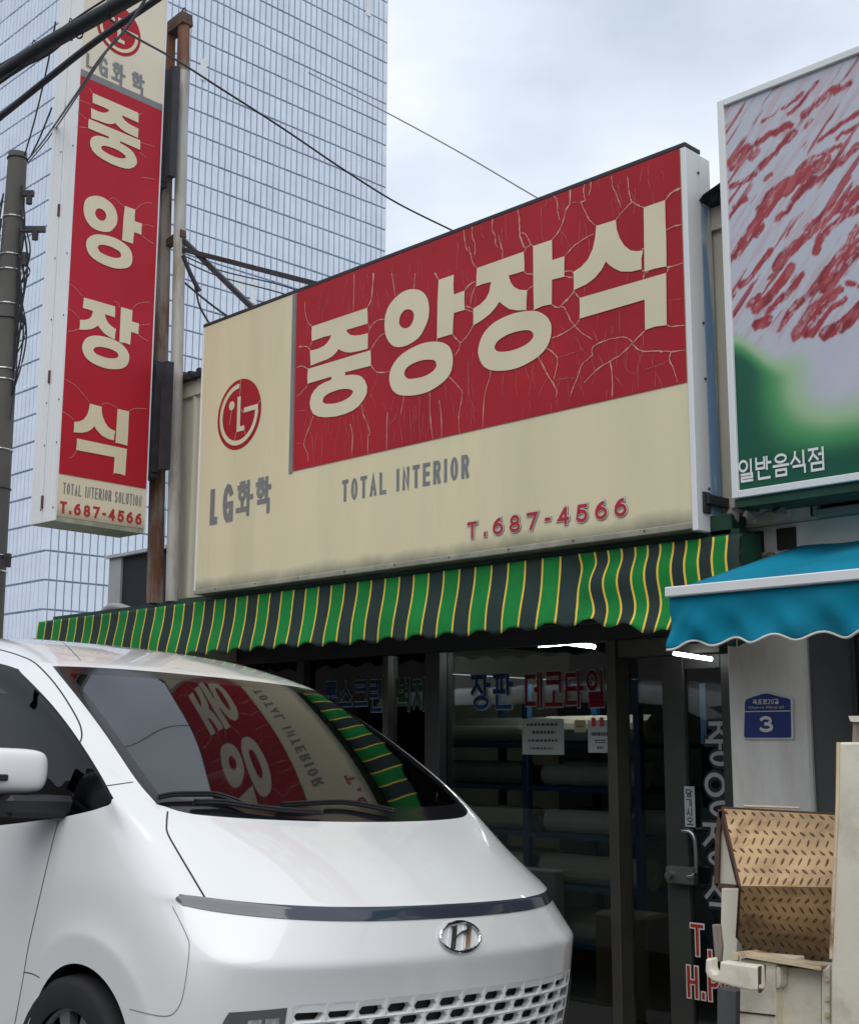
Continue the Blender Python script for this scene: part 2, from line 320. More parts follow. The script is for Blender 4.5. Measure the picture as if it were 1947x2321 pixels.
def lettering(text, place, nrm, w, adv, lift=0.0, mb=None, mi=0, hgt=1.0, wid=None, vertical=False, seg=22, base=None):
    """text drawn as strokes of half-width w (in letter-height units); place(x, y) maps letter space to the surface"""
    mb = mb or MB(); x = 0.0; k = 0; nrm = Vector(nrm)
    for i, ch in enumerate(text):
        cw = (wid[i] if wid else 1.0)
        q = w; B0 = base if base is not None else w
        for s in glyph(ch):
            k += 1; off = nrm * (lift + (k % 5) * .0003)
            def P(a, b):
                gx, gy = B0 + a*(cw-2*B0), B0 + b*(1-2*B0)
                return (place(x+gx, gy) if not vertical else place(gx, gy - x)) + off
            if s[0] == RING:
                _, cx, cy, rx, ry = s
                def RP(t, d): 
                    gx = B0 + cx*(cw-2*B0) + (rx*(cw-2*B0) + d)*math.cos(t); gy = B0 + cy*(1-2*B0) + (ry*(1-2*B0) + d)*math.sin(t)
                    return (place(x+gx, gy) if not vertical else place(gx, gy - x)) + off
                A = [RP(2*math.pi*j/seg, q) for j in range(seg)]; B = [RP(2*math.pi*j/seg, -q) for j in range(seg)]
                mb.add(A+B, [(j,(j+1)%seg,seg+(j+1)%seg,seg+j) for j in range(seg)], mi)
            else:
                pts = [(B0 + a*(cw-2*B0), B0 + b*(1-2*B0)) for a, b in s]; n = len(pts); Lf, Rt = [], []
                for j, p in enumerate(pts):
                    p = Vector(p); d0 = (p-Vector(pts[j-1])).normalized() if j > 0 else None; d1 = (Vector(pts[j+1])-p).normalized() if j < n-1 else None
                    if d0 is None: t = d1; p = p - t*q*.98; m = Vector((-t.y,t.x)); l = q
                    elif d1 is None: t = d0; p = p + t*q*.98; m = Vector((-t.y,t.x)); l = q
                    else:
                        n0 = Vector((-d0.y,d0.x)); n1 = Vector((-d1.y,d1.x)); m = (n0+n1)
                        m = m.normalized() if m.length > 1e-3 else n0; l = q/max(.45, m.dot(n0))
                    Lf.append(p+m*l); Rt.append(p-m*l)
                W2 = lambda v: (place(x+v.x, v.y) if not vertical else place(v.x, v.y - x)) + off
                vs = [W2(v) for v in Lf] + [W2(v) for v in Rt]
                mb.add(vs, [(j,j+1,n+j+1,n+j) for j in range(n-1)], mi)
        x += (adv if not wid else cw + adv)
    return mb

# ================================================================== SETTING
g = MB(); S = math.tan(math.radians(2.5))
gz = lambda y: .05 + (3.376 - min(max(y,-4),4.9)) * S
rows = [-400, -4, 0, 4.9]
vs = []; 
for y in rows:
    for x in (-400, 400): vs.append((x, y, gz(y)))
vs += [(-400, 5.0, gz(4.9)), (400, 5.0, gz(4.9))]
g.add(vs, [(2*i,2*i+1,2*i+3,2*i+2) for i in range(4)])
struct(g.build('road', m_asph))
k = MB(); k.box((-400,5.0,-.25),(400,5.15,.0)); struct(k.build('kerb', m_pave))
p = MB(); p.box((-400,5.15,-.25),(400,5.95,.006)); struct(p.build('pavement', m_pave))
g2 = MB(); g2.add([(-400,5.95,-.01),(400,5.95,-.01),(400,900,-.01),(-400,900,-.01)], [(0,1,2,3)]); struct(g2.build('ground', m_pave))
# ================================================================== white tiled tower behind
TX, TY = -32.92, 17.70                                    # its street corner
tower = thing('tower_building', 'tall windowless tower clad in small white panels behind the shop', 'tower', (TX-6, TY+6, 0))
_b = MB(); _b.box((TX-18, TY+.012, -.2), (TX-.02, 30.42, 37)); _b.build('wall', m_joint, tower)
cw, rh = .2475, .820; z0 = 6.02 - 9*rh
mesh_p = {}
def panel_mesh(w, h, t=.05, c=.008):
    bm = bmesh.new(); bmesh.ops.create_cube(bm, size=1)
    for v in bm.verts: v.co = Vector((v.co.x*t, v.co.y*w, v.co.z*h))
    bmesh.ops.bevel(bm, geom=[e for e in bm.edges if all(v.co.x > 0 for v in e.verts)], offset=c, segments=1, affect='EDGES')
    me = bpy.data.meshes.new('panel'); bm.to_mesh(me); bm.free(); me.materials.append(m_tile); return me
pm = panel_mesh(cw-.042, rh-.052)
def project(p):
    v = Vector(p)-EYE; d = v.dot(_f); return (PW/2+FPX*v.dot(_r)/d, PH/2-FPX*v.dot(_u)/d, d)
cells = []
for i in range(51):
    for j in range(45):
        y, z = TY + .115 + (i+.5)*cw, z0 + (j+.5)*rh
        px, py, d = project((TX, y, z))
        vis = -20 < px < 900 and -30 < py < 1470 and not (py > 700 and px > 480) and not (135 < px < 350 and 0 < py < 1180)
        cells.append((0 if vis else 1, d, y, z))
cells.sort()
rest = MB()
for n, (nv, d, y, z) in enumerate(cells):
    dx = random.uniform(-.006, .006)
    if n < 295:
        o = bpy.data.objects.new('panel', pm); COL.objects.link(o); o.location = (TX+dx, y, z); o.parent = tower
        o.rotation_euler = (0, random.uniform(-.004,.004), random.uniform(-.012,.012))
        o.matrix_parent_inverse = Matrix.Translation(tower.location).inverted()
    else:
        w2, h2, b = (cw-.042)/2, (rh-.052)/2, .008; x = TX+dx+.025; a = random.uniform(-.012,.012)
        q = [(x+a*yy, y+yy, z+zz) for yy, zz in ((-w2+b,-h2+b),(w2-b,-h2+b),(w2-b,h2-b),(-w2+b,h2-b))]
        e = [(x-.04, y+yy, z+zz) for yy, zz in ((-w2,-h2),(w2,-h2),(w2,h2),(-w2,h2))]
        rest.add(q+e, [(0,1,2,3)]+[(k,4+k,4+(k+1)%4,(k+1)%4) for k in range(4)])
# front face and the corner column
for i in range(74):
    for j in range(45):
        x, z = TX - .02 - .115 - (i+.5)*.234 + .1, z0 + (j+.5)*rh
        w2, h2, b = (.234-.036)/2, (rh-.052)/2, .008; y = TY-.025+random.uniform(-.006,.006)
        q = [(x+xx, y, z+zz) for xx, zz in ((-w2+b,-h2+b),(w2-b,-h2+b),(w2-b,h2-b),(-w2+b,h2-b))]
        e = [(x+xx, y+.04, z+zz) for xx, zz in ((-w2,-h2),(w2,-h2),(w2,h2),(-w2,h2))]
        rest.add(q+e, [(0,1,2,3)]+[(k,4+k,4+(k+1)%4,(k+1)%4) for k in range(4)])
for j in range(45):
    z = z0 + j*rh
    rest.box((TX-.05, TY-.005, z+.026), (TX+.026, TY+.098, z+rh-.026))
r_ = rest.build('cladding', m_tile, tower); r_['kind'] = 'stuff'
m_fill = mat('filler patch', (.62,.65,.68), .7, var=.08, scale=3)
for px, py in ((462,150),(835,8),(545,640),(575,655)):
    q = onX(px, py, TX+.03); pt = MB(); pt.bbox((TX+.028, q.y-.13, q.z-.5), (TX+.05, q.y+.13, q.z+.25), .01); pt.build('repair_patch', m_fill, tower)
# ================================================================== shop building
GY = 5.90
shop = thing('shop_building', 'single storey flooring shop with cream panel wall, dark glass front and striped awning', 'shop', (-6, GY, 0))
w = MB()
# upper wall of ribbed sandwich panel: flats with trapezoid ribs
def ribbed(name, x0, x1, z0, z1, Y, parent, step=.20):
    mb = MB(); x = x0; pts = []
    while x < x1:
        e = min(x+step, x1)
        pts += [(x, Y), (min(x+step-.05, x1), Y), (min(x+step-.035, x1), Y-.018), (min(x+step-.015, x1), Y-.018)]
        x = e
    pts.append((x1, Y))
    vs = [(a, b, z0) for a, b in pts]+[(a, b, z1) for a, b in pts]; n = len(pts)
    mb.add(vs, [(i, i+1, n+i+1, n+i) for i in range(n-1)])
    mb.box((x0, Y+.002, z0), (x1, Y+.08, z1)); return mb.build(name, m_wall, parent)
ribbed('wall_panel', -7.99, -2.9, 2.62, 4.115, 5.335, shop)
c = MB(); c.box((-8.01, 5.31, 4.117), (-2.9, 5.55, 4.235)); c.build('fascia', m_wall, shop)
c = MB()
for k in range(44):
    x = -8.02 + k*.115; c.tube([(x, 5.25, 4.262+.012*math.sin(k*1.9)), (x, 9.9, 4.5)], .035, 6)
c.box((-8.02, 5.26, 4.237), (-2.92, 9.9, 4.265)); c.build('roof', m_tar, shop)
s_ = MB(); s_.box((-8.005, 5.417, 2.2), (-7.95, 9.9, 4.116)); s_.box((-8.19, GY+.05, 0), (-8.11, 9.9, 2.2)); s_.build('side_wall', m_wall, shop)
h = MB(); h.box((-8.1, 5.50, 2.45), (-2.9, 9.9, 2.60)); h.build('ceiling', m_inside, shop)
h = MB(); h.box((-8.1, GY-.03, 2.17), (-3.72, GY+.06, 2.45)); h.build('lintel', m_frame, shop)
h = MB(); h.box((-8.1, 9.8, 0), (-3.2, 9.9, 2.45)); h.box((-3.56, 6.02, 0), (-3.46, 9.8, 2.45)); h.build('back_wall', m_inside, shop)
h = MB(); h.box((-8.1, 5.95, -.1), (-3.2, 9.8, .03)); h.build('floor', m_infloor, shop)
h = MB(); h.box((-9.75, GY+.0, 0), (-8.145, GY+.06, 2.45)); h.box((-9.75, GY+.061, 2.40), (-8.1, 9.5, 2.46)); h.build('side_bay', m_shut, shop)
h = MB(); h.box((-8.1, GY-.04, 0), (-4.46, GY+.06, .20)); h.build('sill', m_frame, shop)
# window bays
def pane(x0, x1, z0, z1, Y=GY):
    q = MB(); q.box((x0, Y-.004, z0), (x1, Y+.004, z1)); return q.build('pane', m_pane, shop)
bays = [(-8.1,-7.2),(-7.12,-6.32),(-6.265,-5.905),(-5.775,-4.465)]
panes = [pane(a, b, .20, 2.17) for a, b in bays]
for x0, x1, d, m in ((-8.14,-8.1,.06,m_frame),(-7.2,-7.12,.06,m_frame),(-6.318,-6.268,.05,m_framel),(-5.905,-5.775,.07,m_frame),(-4.464,-4.40,.08,m_framel)):
    q = MB(); q.bbox((x0, GY-d, .0), (x1, GY+.05, 2.168), .004); q.build('mullion', m, shop)
q = MB(); q.bbox((-4.40, GY-.06, 2.07), (-3.74, GY+.05, 2.168), .004); q.build('door_header', m_framel, shop)
pane(-4.398, -4.13, .03, 2.068, GY+.03)
# door leaf with steel stile
door = MB(); door.bbox((-4.128, GY-.03, .03), (-3.99, GY+.02, 2.066), .005)
door.bbox((-3.76, GY-.03, .03), (-3.70, GY+.02, 2.066), .005); door.bbox((-3.99, GY-.028, .03), (-3.76, GY+.018, .14), .004)
door.bbox((-3.99, GY-.028, 1.99), (-3.76, GY+.018, 2.066), .004)
m_door = mat('dull door frame', (.058,.058,.054), .5, metal=.3, var=.14, scale=4, col2=(.06,.075,.045), lo=.5, hi=.7)
door = door.build('door', m_door, shop)
dp = MB(); dp.box((-3.989, GY-.008, .14), (-3.761, GY-.001, 1.99)); dpane = dp.build('door_glass', m_pane, door)
hd = MB(); hz = lambda a, b: onY(1450+a*.29566, 1700+b*.29566, GY-.10)
a, b, c_, d = hz(325,620), hz(420,700), hz(425,940), hz(365,970)
hd.tube(cr([a+Vector((0,.08,0)), a, (a+b)/2+Vector((.01,0,.02)), b, c_, d, d+Vector((-.01,.08,0))], 6), .011, 10)
hd.build('handle', mat('handle chrome', (.45,.45,.45), .25, metal=1), door, smooth=True)
lk = MB(); a, b = hz(185,1020), hz(390,905); lk.bbox((a.x, GY-.09, a.z), (b.x, GY-.03, b.z), .008)
lk.tube([(a.x+.035, GY-.12, (a.z+b.z)/2), (a.x+.035, GY-.09, (a.z+b.z)/2)], .018, 12)
lk.build('lock', mat('lock steel', (.25,.25,.24), .4, metal=.8, var=.2), door)
sp = MB(); a, b = hz(292,592), hz(360,282); sp.box((a.x, GY-.036, a.z), (b.x, GY-.0305, b.z)); sps = sp.build('pull_plate', mat('pull plate', (.42,.47,.46), .4), door)
hh = (b.z-a.z); lw = (b.x-a.x)*.72
lw *= .9
lettering('당기시오', lambda x, y: Vector((a.x+(b.x-a.x)*.2+x*lw, GY-.037, b.z-.015-lw+ (y)*lw)), (0,-1,0), .06, 1.18, vertical=True, lift=.001).build('lettering', m_black, sps)
# shop name down the door glass, white with dark shadow edge
tz = [onY(1450+x*.29566, 1700+y*.29566, GY-.009) for x, y in ((600,-60),(600,1250))]
lt = MB(); dk = MB()
def col_letter(ch, px, y0, y1):
    a = onY(px[0], y1, GY-.010); b = onY(px[1], y0, GY-.010)
    pl = lambda x, y: Vector((a.x+x*(b.x-a.x), GY-.012, a.z+y*(b.z-a.z)))
    lettering(ch, pl, (0,-1,0), .048, 1, lift=.003, mb=lt); lettering(ch, pl, (0,-1,0), .12, 1, lift=-.002, mb=dk, base=.055)
for ch, px, y0, y1 in (('중',(1601,1664),1635,1736),('앙',(1600,1676),1752,1852),('장',(1596,1672),1868,1962),('식',(1600,1672),1990,2080)): col_letter(ch, px, y0, y1)
dk.build('outline', m_black, dpane)
lt.build('lettering', mat('aged white letters', (.36,.36,.35), .6), dpane)
# telephone lines in red with white edge
m_rl = mat('red sticker', (.40,.035,.02), .5)
def line(txt, x0, zb, hh, cwid):
    for w_, lift, mm, nm in ((.10,.001,m_white,'outline'),(.058,.003,m_rl,'lettering')):
        wid = [cwid*(.55 if ch in '.' else 1) for ch in txt]
        lettering(txt, lambda x, y: Vector((x0+x*hh, GY-.034, zb+y*hh)), (0,-1,0), w_, .08, wid=wid, lift=lift, base=.058).build(nm, mm, door)
line('T.687-4566', -4.09+.105, .535, .155, .50)
line('H.P010', -4.115+.10, .325, .155, .42)
# window words, colours darkened to stand in for shade under the awning
m_dimw = mat('shaded white edge', (.34,.355,.355), .7, spec=.1)  # white edge greyed down, the awning's shade is in its colour
WL = [(('롤','스','크','린'), (.014,.045,.12), -6.95, -6.335, 0), (('벽','지'), (.018,.10,.045), -6.225, -5.93, 0), (('장','판'), (.014,.06,.16), -5.56, -5.19, 1), (('데','코','타','일'), (.15,.008,.022), -5.12, -4.505, 1)]
for chars, colr, x0, x1, kk in WL:
    mm = mat('window letters %.1f' % x0, colr, .7, spec=.1); n = len(chars); wl = (x1-x0)/n; P = panes[3] if kk else (panes[2] if n == 2 else panes[1])
    for w_, lift, m2, nm in ((.088,0,m_dimw,'outline'),(.058,.003,mm,'lettering')):
        mb = MB()
        for i, ch in enumerate(chars):
            lettering(ch, lambda x, y, i=i: Vector((x0+i*wl+x*wl*.9, GY-.0065, 1.80+y*.215)), (0,-1,0), w_, 1, lift=lift, mb=mb, base=.072)
        mb.build(nm, m2, P)
# notices taped to the glass
def notice(name, label, px, m, lines, extra=None):
    a = onY(px[0], px[3], GY-.008); b = onY(px[2], px[1], GY-.008)
    q = MB(); q.box((a.x, GY-.0085, a.z), (b.x, GY-.006, b.z)); o = q.build(name, m); tag(o, label, 'notice')
    t = MB()
    for (fz, x0, x1, hh) in lines:
        x = x0
        while x < x1:
            ww = random.uniform(.03,.09); t.box((a.x+(b.x-a.x)*x, GY-.0095, a.z+(b.z-a.z)*fz), (a.x+(b.x-a.x)*min(x+ww,x1), GY-.0088, a.z+(b.z-a.z)*(fz+hh))); x += ww+.025
    t.build('print', m_black, o)
    if extra: extra(a, b, o)
notice('paper_notice', 'pale green notice sheet with four lines of print taped under the red window letters', (1184,1628,1277,1710), mat('green notice', (.25,.28,.25), .7), [(.80,.12,.85,.07),(.58,.25,.8,.08),(.36,.15,.85,.06),(.15,.2,.75,.05)])
notice('paper_notice', 'small yellow note stuck beside the white card', (1302,1632,1327,1660), mat('yellow note', (.30,.27,.15), .7), [(.45,.2,.8,.1)])
def awn(a, b, o):
    q = MB(); n = 6; ww = (b.x-a.x)/n
    for i in range(1, n, 2): q.box((a.x+i*ww, GY-.011, b.z-.035), (a.x+(i+1)*ww, GY-.0096, b.z+.015))
    q.build('red_scallop', m_rl, o)
notice('card_notice', 'white card with red striped top hung on the glass next to the door frame', (1333,1632,1387,1706), mat('dim card', (.36,.36,.34), .7), [(.52,.14,.88,.11),(.36,.28,.72,.04),(.30,.3,.7,.03),(.12,.38,.62,.07)], awn)

# interior: ceiling lamps, racks, rolls of flooring
for px, lab in (((1221,1458,1349,1462),'pair of crossed lit fluorescent tubes hanging inside behind the awning edge'), ((1527,1481,1612,1494),'single lit fluorescent tube in front of the door top below the teal skirt')):
    Y = 6.7 if 'pair' in lab else 5.74; a = onY(px[0], px[1], Y); b = onY(px[2], px[3], Y)
    t = thing('fluorescent_lamp', lab, 'lamp', ((a.x+b.x)/2, Y, a.z+.05))
    q = MB()
    if 'pair' in lab:
        a2 = onY(1220,1459,Y); b2 = onY(1338,1456,Y); a1 = onY(1228,1445,Y); b1 = onY(1349,1445,Y)
        for (p0, p1) in ((onY(1221,1463,Y), onY(1348,1450,Y)), (onY(1230,1450,Y), onY(1336,1465,Y))):
            r2 = MB(); r2.tube([p0, p1 + Vector((0,.05,0))], .0135, 10); r2.build('tube', m_lamp, t, smooth=True)
    else:
        r2 = MB(); r2.tube([a, b], .011, 10); r2.build('tube', emis('dim lit tube', (.92,.97,1), 9.0), t, smooth=True)
    q.bbox((a.x, Y+.10, a.z+.05), (b.x, Y+.17, a.z+.10), .004); q.tube([((a.x+b.x)/2, Y+.13, a.z+.1), ((a.x+b.x)/2, Y+.13, 2.46 if 'pair' in lab else 2.30)], .006, 6)
    q.build('lamp_housing', mat('lamp batten', (.25,.25,.25), .6), t)
rack = thing('shelf_rack', 'blue steel rack holding rolls of flooring inside the window', 'rack', (-5.6, 7.0, 0))
for x in (-6.75, -5.85, -4.93):
    for y in (6.75, 7.5): q = MB(); q.bbox((x-.025, y-.025, .03), (x+.025, y+.025, 2.0), .003); q.build('post', m_blue, rack)
for z in (.35, .7, 1.02, 1.32, 1.6): q = MB(); q.box((-6.75, 6.73, z-.03), (-4.93, 7.52, z)); q.build('shelf', m_blue, rack)
lv = [.35,.70,1.02,1.32,1.6]; n = 0
for zi, z in enumerate(lv):
    for half in range(2):
        for row in range(2):
            r_ = random.uniform(.055,.095); x0 = -6.7+half*.92+random.uniform(0,.05); ln = random.uniform(.7,.86)
            y = 6.85+row*.24; q = MB()
            N = 14; ring = [(math.cos(2*math.pi*k/N), math.sin(2*math.pi*k/N)) for k in range(N)]; core = .35
            vs = [(x0, y+r_*a, z+r_+r_*b) for a, b in ring]+[(x0+ln, y+r_*a, z+r_+r_*b) for a, b in ring]+[(x0, y+r_*core*a, z+r_+r_*core*b) for a, b in ring]+[(x0+ln, y+r_*core*a, z+r_+r_*core*b) for a, b in ring]
            fs = []
            for k in range(N):
                k2 = (k+1)%N; fs += [(k,k2,N+k2,N+k),(2*N+k,3*N+k,3*N+k2,2*N+k2),(k,2*N+k,2*N+k2,k2),(N+k,N+k2,3*N+k2,3*N+k)]
            q.add(vs, fs); o = q.build('flooring_roll', m_roll[n % 5], smooth=False); n += 1
            where = ['lowest','second','third','fourth','top'][zi]
            tag(o, 'roll of %s sheet flooring on the %s shelf of the blue rack' % (['pale grey','brown grey','dark grey','tan','whitish'][(n-1)%5], where), 'roll', 'rolls of flooring on the rack')
bx = MB(); bx.bbox((-6.2, 6.6, .03), (-5.5, 6.7, .8), .01); tag(bx.build('sample_board', m_roll[2]), 'grey sample board leaning against the rack behind the glass', 'board')
bx = MB(); bx.bbox((-5.0, 6.35, .03), (-4.62, 6.6, .62), .02); tag(bx.build('cardboard_box', mat('box card', (.16,.12,.08), .8)), 'brown box on the shop floor behind the window near the door', 'box')
# ================================================================== main sign over the awning
SY = 5.10
def sg(x, y): return onY(x, y, SY)
X0, X1, Z0, Z1 = -7.408, -3.357, 2.610, 4.505
sign = thing('shop_sign', 'long cracked red and cream light box sign with large cream letters above the striped awning', 'sign', (-5.4, SY, Z0))
b = MB(); b.box((X0+.012, SY, Z0+.012), (X1-.03, SY+.02, Z1-.012)); panel_o = b.build('face_panel', m_cream, sign, loc=(0, SY, Z0))
fr = MB(); fr.bbox((X0, SY-.004, Z1-.012), (X1, SY+.13, Z1+.012), .003); fr.build('top_trim', m_dark, sign)
fr = MB(); fr.bbox((X0, SY-.006, Z0-.02), (X1-.03, SY+.13, Z0+.012), .003); fr.build('bottom_trim', grime(mat('sign sill', (.45,.44,.36), .6, var=.15, scale=12), 2.55, 2.66, (.08,.085,.06), .9), sign)
fr = MB(); fr.bbox((X0-.004, SY-.004, Z0-.018), (X0+.012, SY+.30, Z1-.013), .003); fr.build('side_panel', m_alu, sign)
fr = MB(); fr.bbox((X1-.03, SY-.005, Z0-.03), (X1, SY+.118, Z1-.013), .004); fr.build('side_panel', m_alu, sign)
fr = MB(); fr.bbox((X1-.06, SY+.124, Z0-.03), (X1-.003, SY+.215, Z0+1.62), .004); fr.build('back_side_panel', m_peel, sign)
fr = MB(); fr.bbox((X1-.06, SY+.124, Z0+1.622), (X1-.003, SY+.215, Z1-.015), .004); fr.build('back_side_panel', m_alu, sign)
fr = MB(); fr.box((X0+.013, SY+.13, Z0-.016), (X1-.062, SY+.2, Z1-.02)); fr.build('back_box', m_dkgreen, sign)
q = MB(); a = sg(1578,1130); q.bbox((X1+.002, SY+.06, Z0+.10), (X1+.025, SY+.30, Z0+.15), .004); q.bbox((X1-.0, SY+.04, Z0+.06), (X1+.012, SY+.10, Z0+.16), .003); q.build('bracket', m_dark, sign)
for zz in (Z1-.12, Z0+1.0, Z0+.72, Z0+.18):
    q = MB(); q.tube([(X1-.001, SY+.10, zz), (X1+.006, SY+.10, zz)], .007, 8); q.build('screw', m_rustd, sign)
gx0, gx1 = sg(665.3,672).x, sg(674.2,670).x; rz = sg(800,1043).z; rz = (sg(668,1069).z+sg(1556,865).z)/2
q = MB(); q.box((gx0, SY-.006, rz-.01), (gx1-.006, SY-.0005, Z1-.014)); q.build('grey_strip', m_grey, sign)
RX1 = X1-.033
q = MB(); q.add([(gx1,SY-.004,rz),(RX1,SY-.004,rz),(RX1,SY-.004,Z1-.014),(gx1,SY-.004,Z1-.014)], [(0,1,2,3)]); redp = q.build('red_film', m_red, sign)
# big letters, outlines in sign-plane metres
z2 = zm(640,620,3.8304); z3 = zm(1050,400,3.2036); z6 = zm(640,820,3.524)
def loop(f, pts, smooth=False):
    P = [sg(*f(p)) for p in pts]
    if smooth: P = cr(P, 5, True)
    return [Vector((p.x, 0, p.z)) for p in P]
G = {}
G['중'] = [[loop(z2,[(265,462),(745,300),(749,345),(750,437),(565,492),(575,515),(600,535),(640,541),(690,535),(752,520),(750,655),(680,674),(600,688),(555,685),(520,671),(497,657),(475,690),(440,722),(400,745),(330,772),(255,802),(252,745),(250,673),(320,655),(370,630),(400,600),(420,570),(433,537),(370,552),(265,590),(262,520)])],
 [loop(z2,[(232,830),(775,667),(778,735),(778,802),(553,860),(555,886),(620,880),(665,884),(700,900),(728,935),(746,985),(742,1040),(715,1098),(670,1155),(620,1192),(550,1222),(470,1243),(380,1250),(320,1243),(276,1220),(252,1170),(248,1120),(258,1065),(285,1018),(325,975),(380,945),(433,925),(436,897),(228,958),(226,895)]), loop(z2,[(622,1025),(600,1009),(560,1003),(500,1010),(430,1035),(380,1065),(362,1100),(368,1125),(400,1133),(460,1130),(530,1110),(590,1075),(615,1045)],True)]]
G['앙'] = [[loop(z2,[(1150,138),(1215,155),(1260,205),(1282,290),(1275,390),(1245,470),(1200,550),(1130,605),(1060,635),(1000,640),(950,615),(910,550),(896,470),(900,380),(920,310),(960,245),(1020,185),(1085,148)],True), loop(z2,[(1100,313),(1135,325),(1150,365),(1140,420),(1110,465),(1070,478),(1035,460),(1023,420),(1035,365),(1065,325)],True)],
 [loop(z2,[(1365,58),(1497,12),(1493,100),(1497,185),(1590,150),(1588,240),(1592,318),(1497,345),(1490,440),(1487,526),(1350,568),(1352,450),(1355,250)])],
 [loop(z2,[(1340,593),(1420,610),(1465,650),(1487,720),(1485,800),(1465,870),(1420,930),(1350,985),(1270,1030),(1180,1055),(1085,1063),(1010,1050),(960,1005),(938,930),(945,850),(985,770),(1050,700),(1140,645),(1240,605)],True), loop(z2,[(1345,790),(1330,758),(1280,750),(1210,758),(1140,785),(1090,820),(1068,865),(1080,900),(1110,917),(1180,910),(1250,890),(1310,855),(1340,820)],True)]]
G['장'] = [[loop(z3,[(105,668),(445,548),(450,620),(450,688),(420,697),(335,722),(350,770),(375,805),(415,825),(470,828),(465,900),(463,972),(400,975),(340,965),(295,935),(268,912),(240,955),(200,1000),(150,1040),(78,1085),(80,1020),(78,962),(130,930),(170,890),(195,840),(207,768),(150,782),(100,802),(102,730)])],
 [loop(z3,[(513,508),(650,462),(652,610),(740,582),(739,660),(740,730),(650,752),(648,930),(585,942),(518,972),(515,800)])],
 [loop(z3,[(515,978),(575,995),(620,1030),(645,1085),(640,1170),(610,1245),(550,1310),(470,1360),(390,1395),(300,1412),(210,1408),(150,1375),(117,1300),(120,1230),(150,1150),(210,1080),(290,1030),(400,990)],True), loop(z3,[(515,1165),(505,1130),(470,1118),(410,1125),(330,1150),(265,1190),(237,1230),(240,1260),(275,1275),(350,1268),(430,1240),(485,1205)],True)]]
G['식'] = [[loop(z3,[(970,362),(1112,318),(1120,390),(1140,450),(1175,505),(1220,540),(1265,545),(1310,540),(1298,600),(1300,675),(1230,693),(1150,693),(1100,670),(1065,645),(1040,620),(1010,680),(960,740),(900,785),(808,828),(808,760),(805,695),(860,660),(910,605),(945,530),(962,450)])],
 [loop(z3,[(1315,228),(1470,175),(1472,300),(1478,450),(1480,655),(1395,672),(1320,695),(1318,500)])],
 [loop(z3,[(850,885),(1478,703),(1480,900),(1482,1082),(1400,1092),(1325,1118),(1322,897),(850,1035),(852,960)])]]
for ch, shapes in G.items():
    q = MB()
    for k, loops in enumerate(shapes): q.flat([[Vector((p.x, SY-.0075-.0003*k, p.z)) for p in l] for l in loops])
    q.build('letter', m_letter, sign)
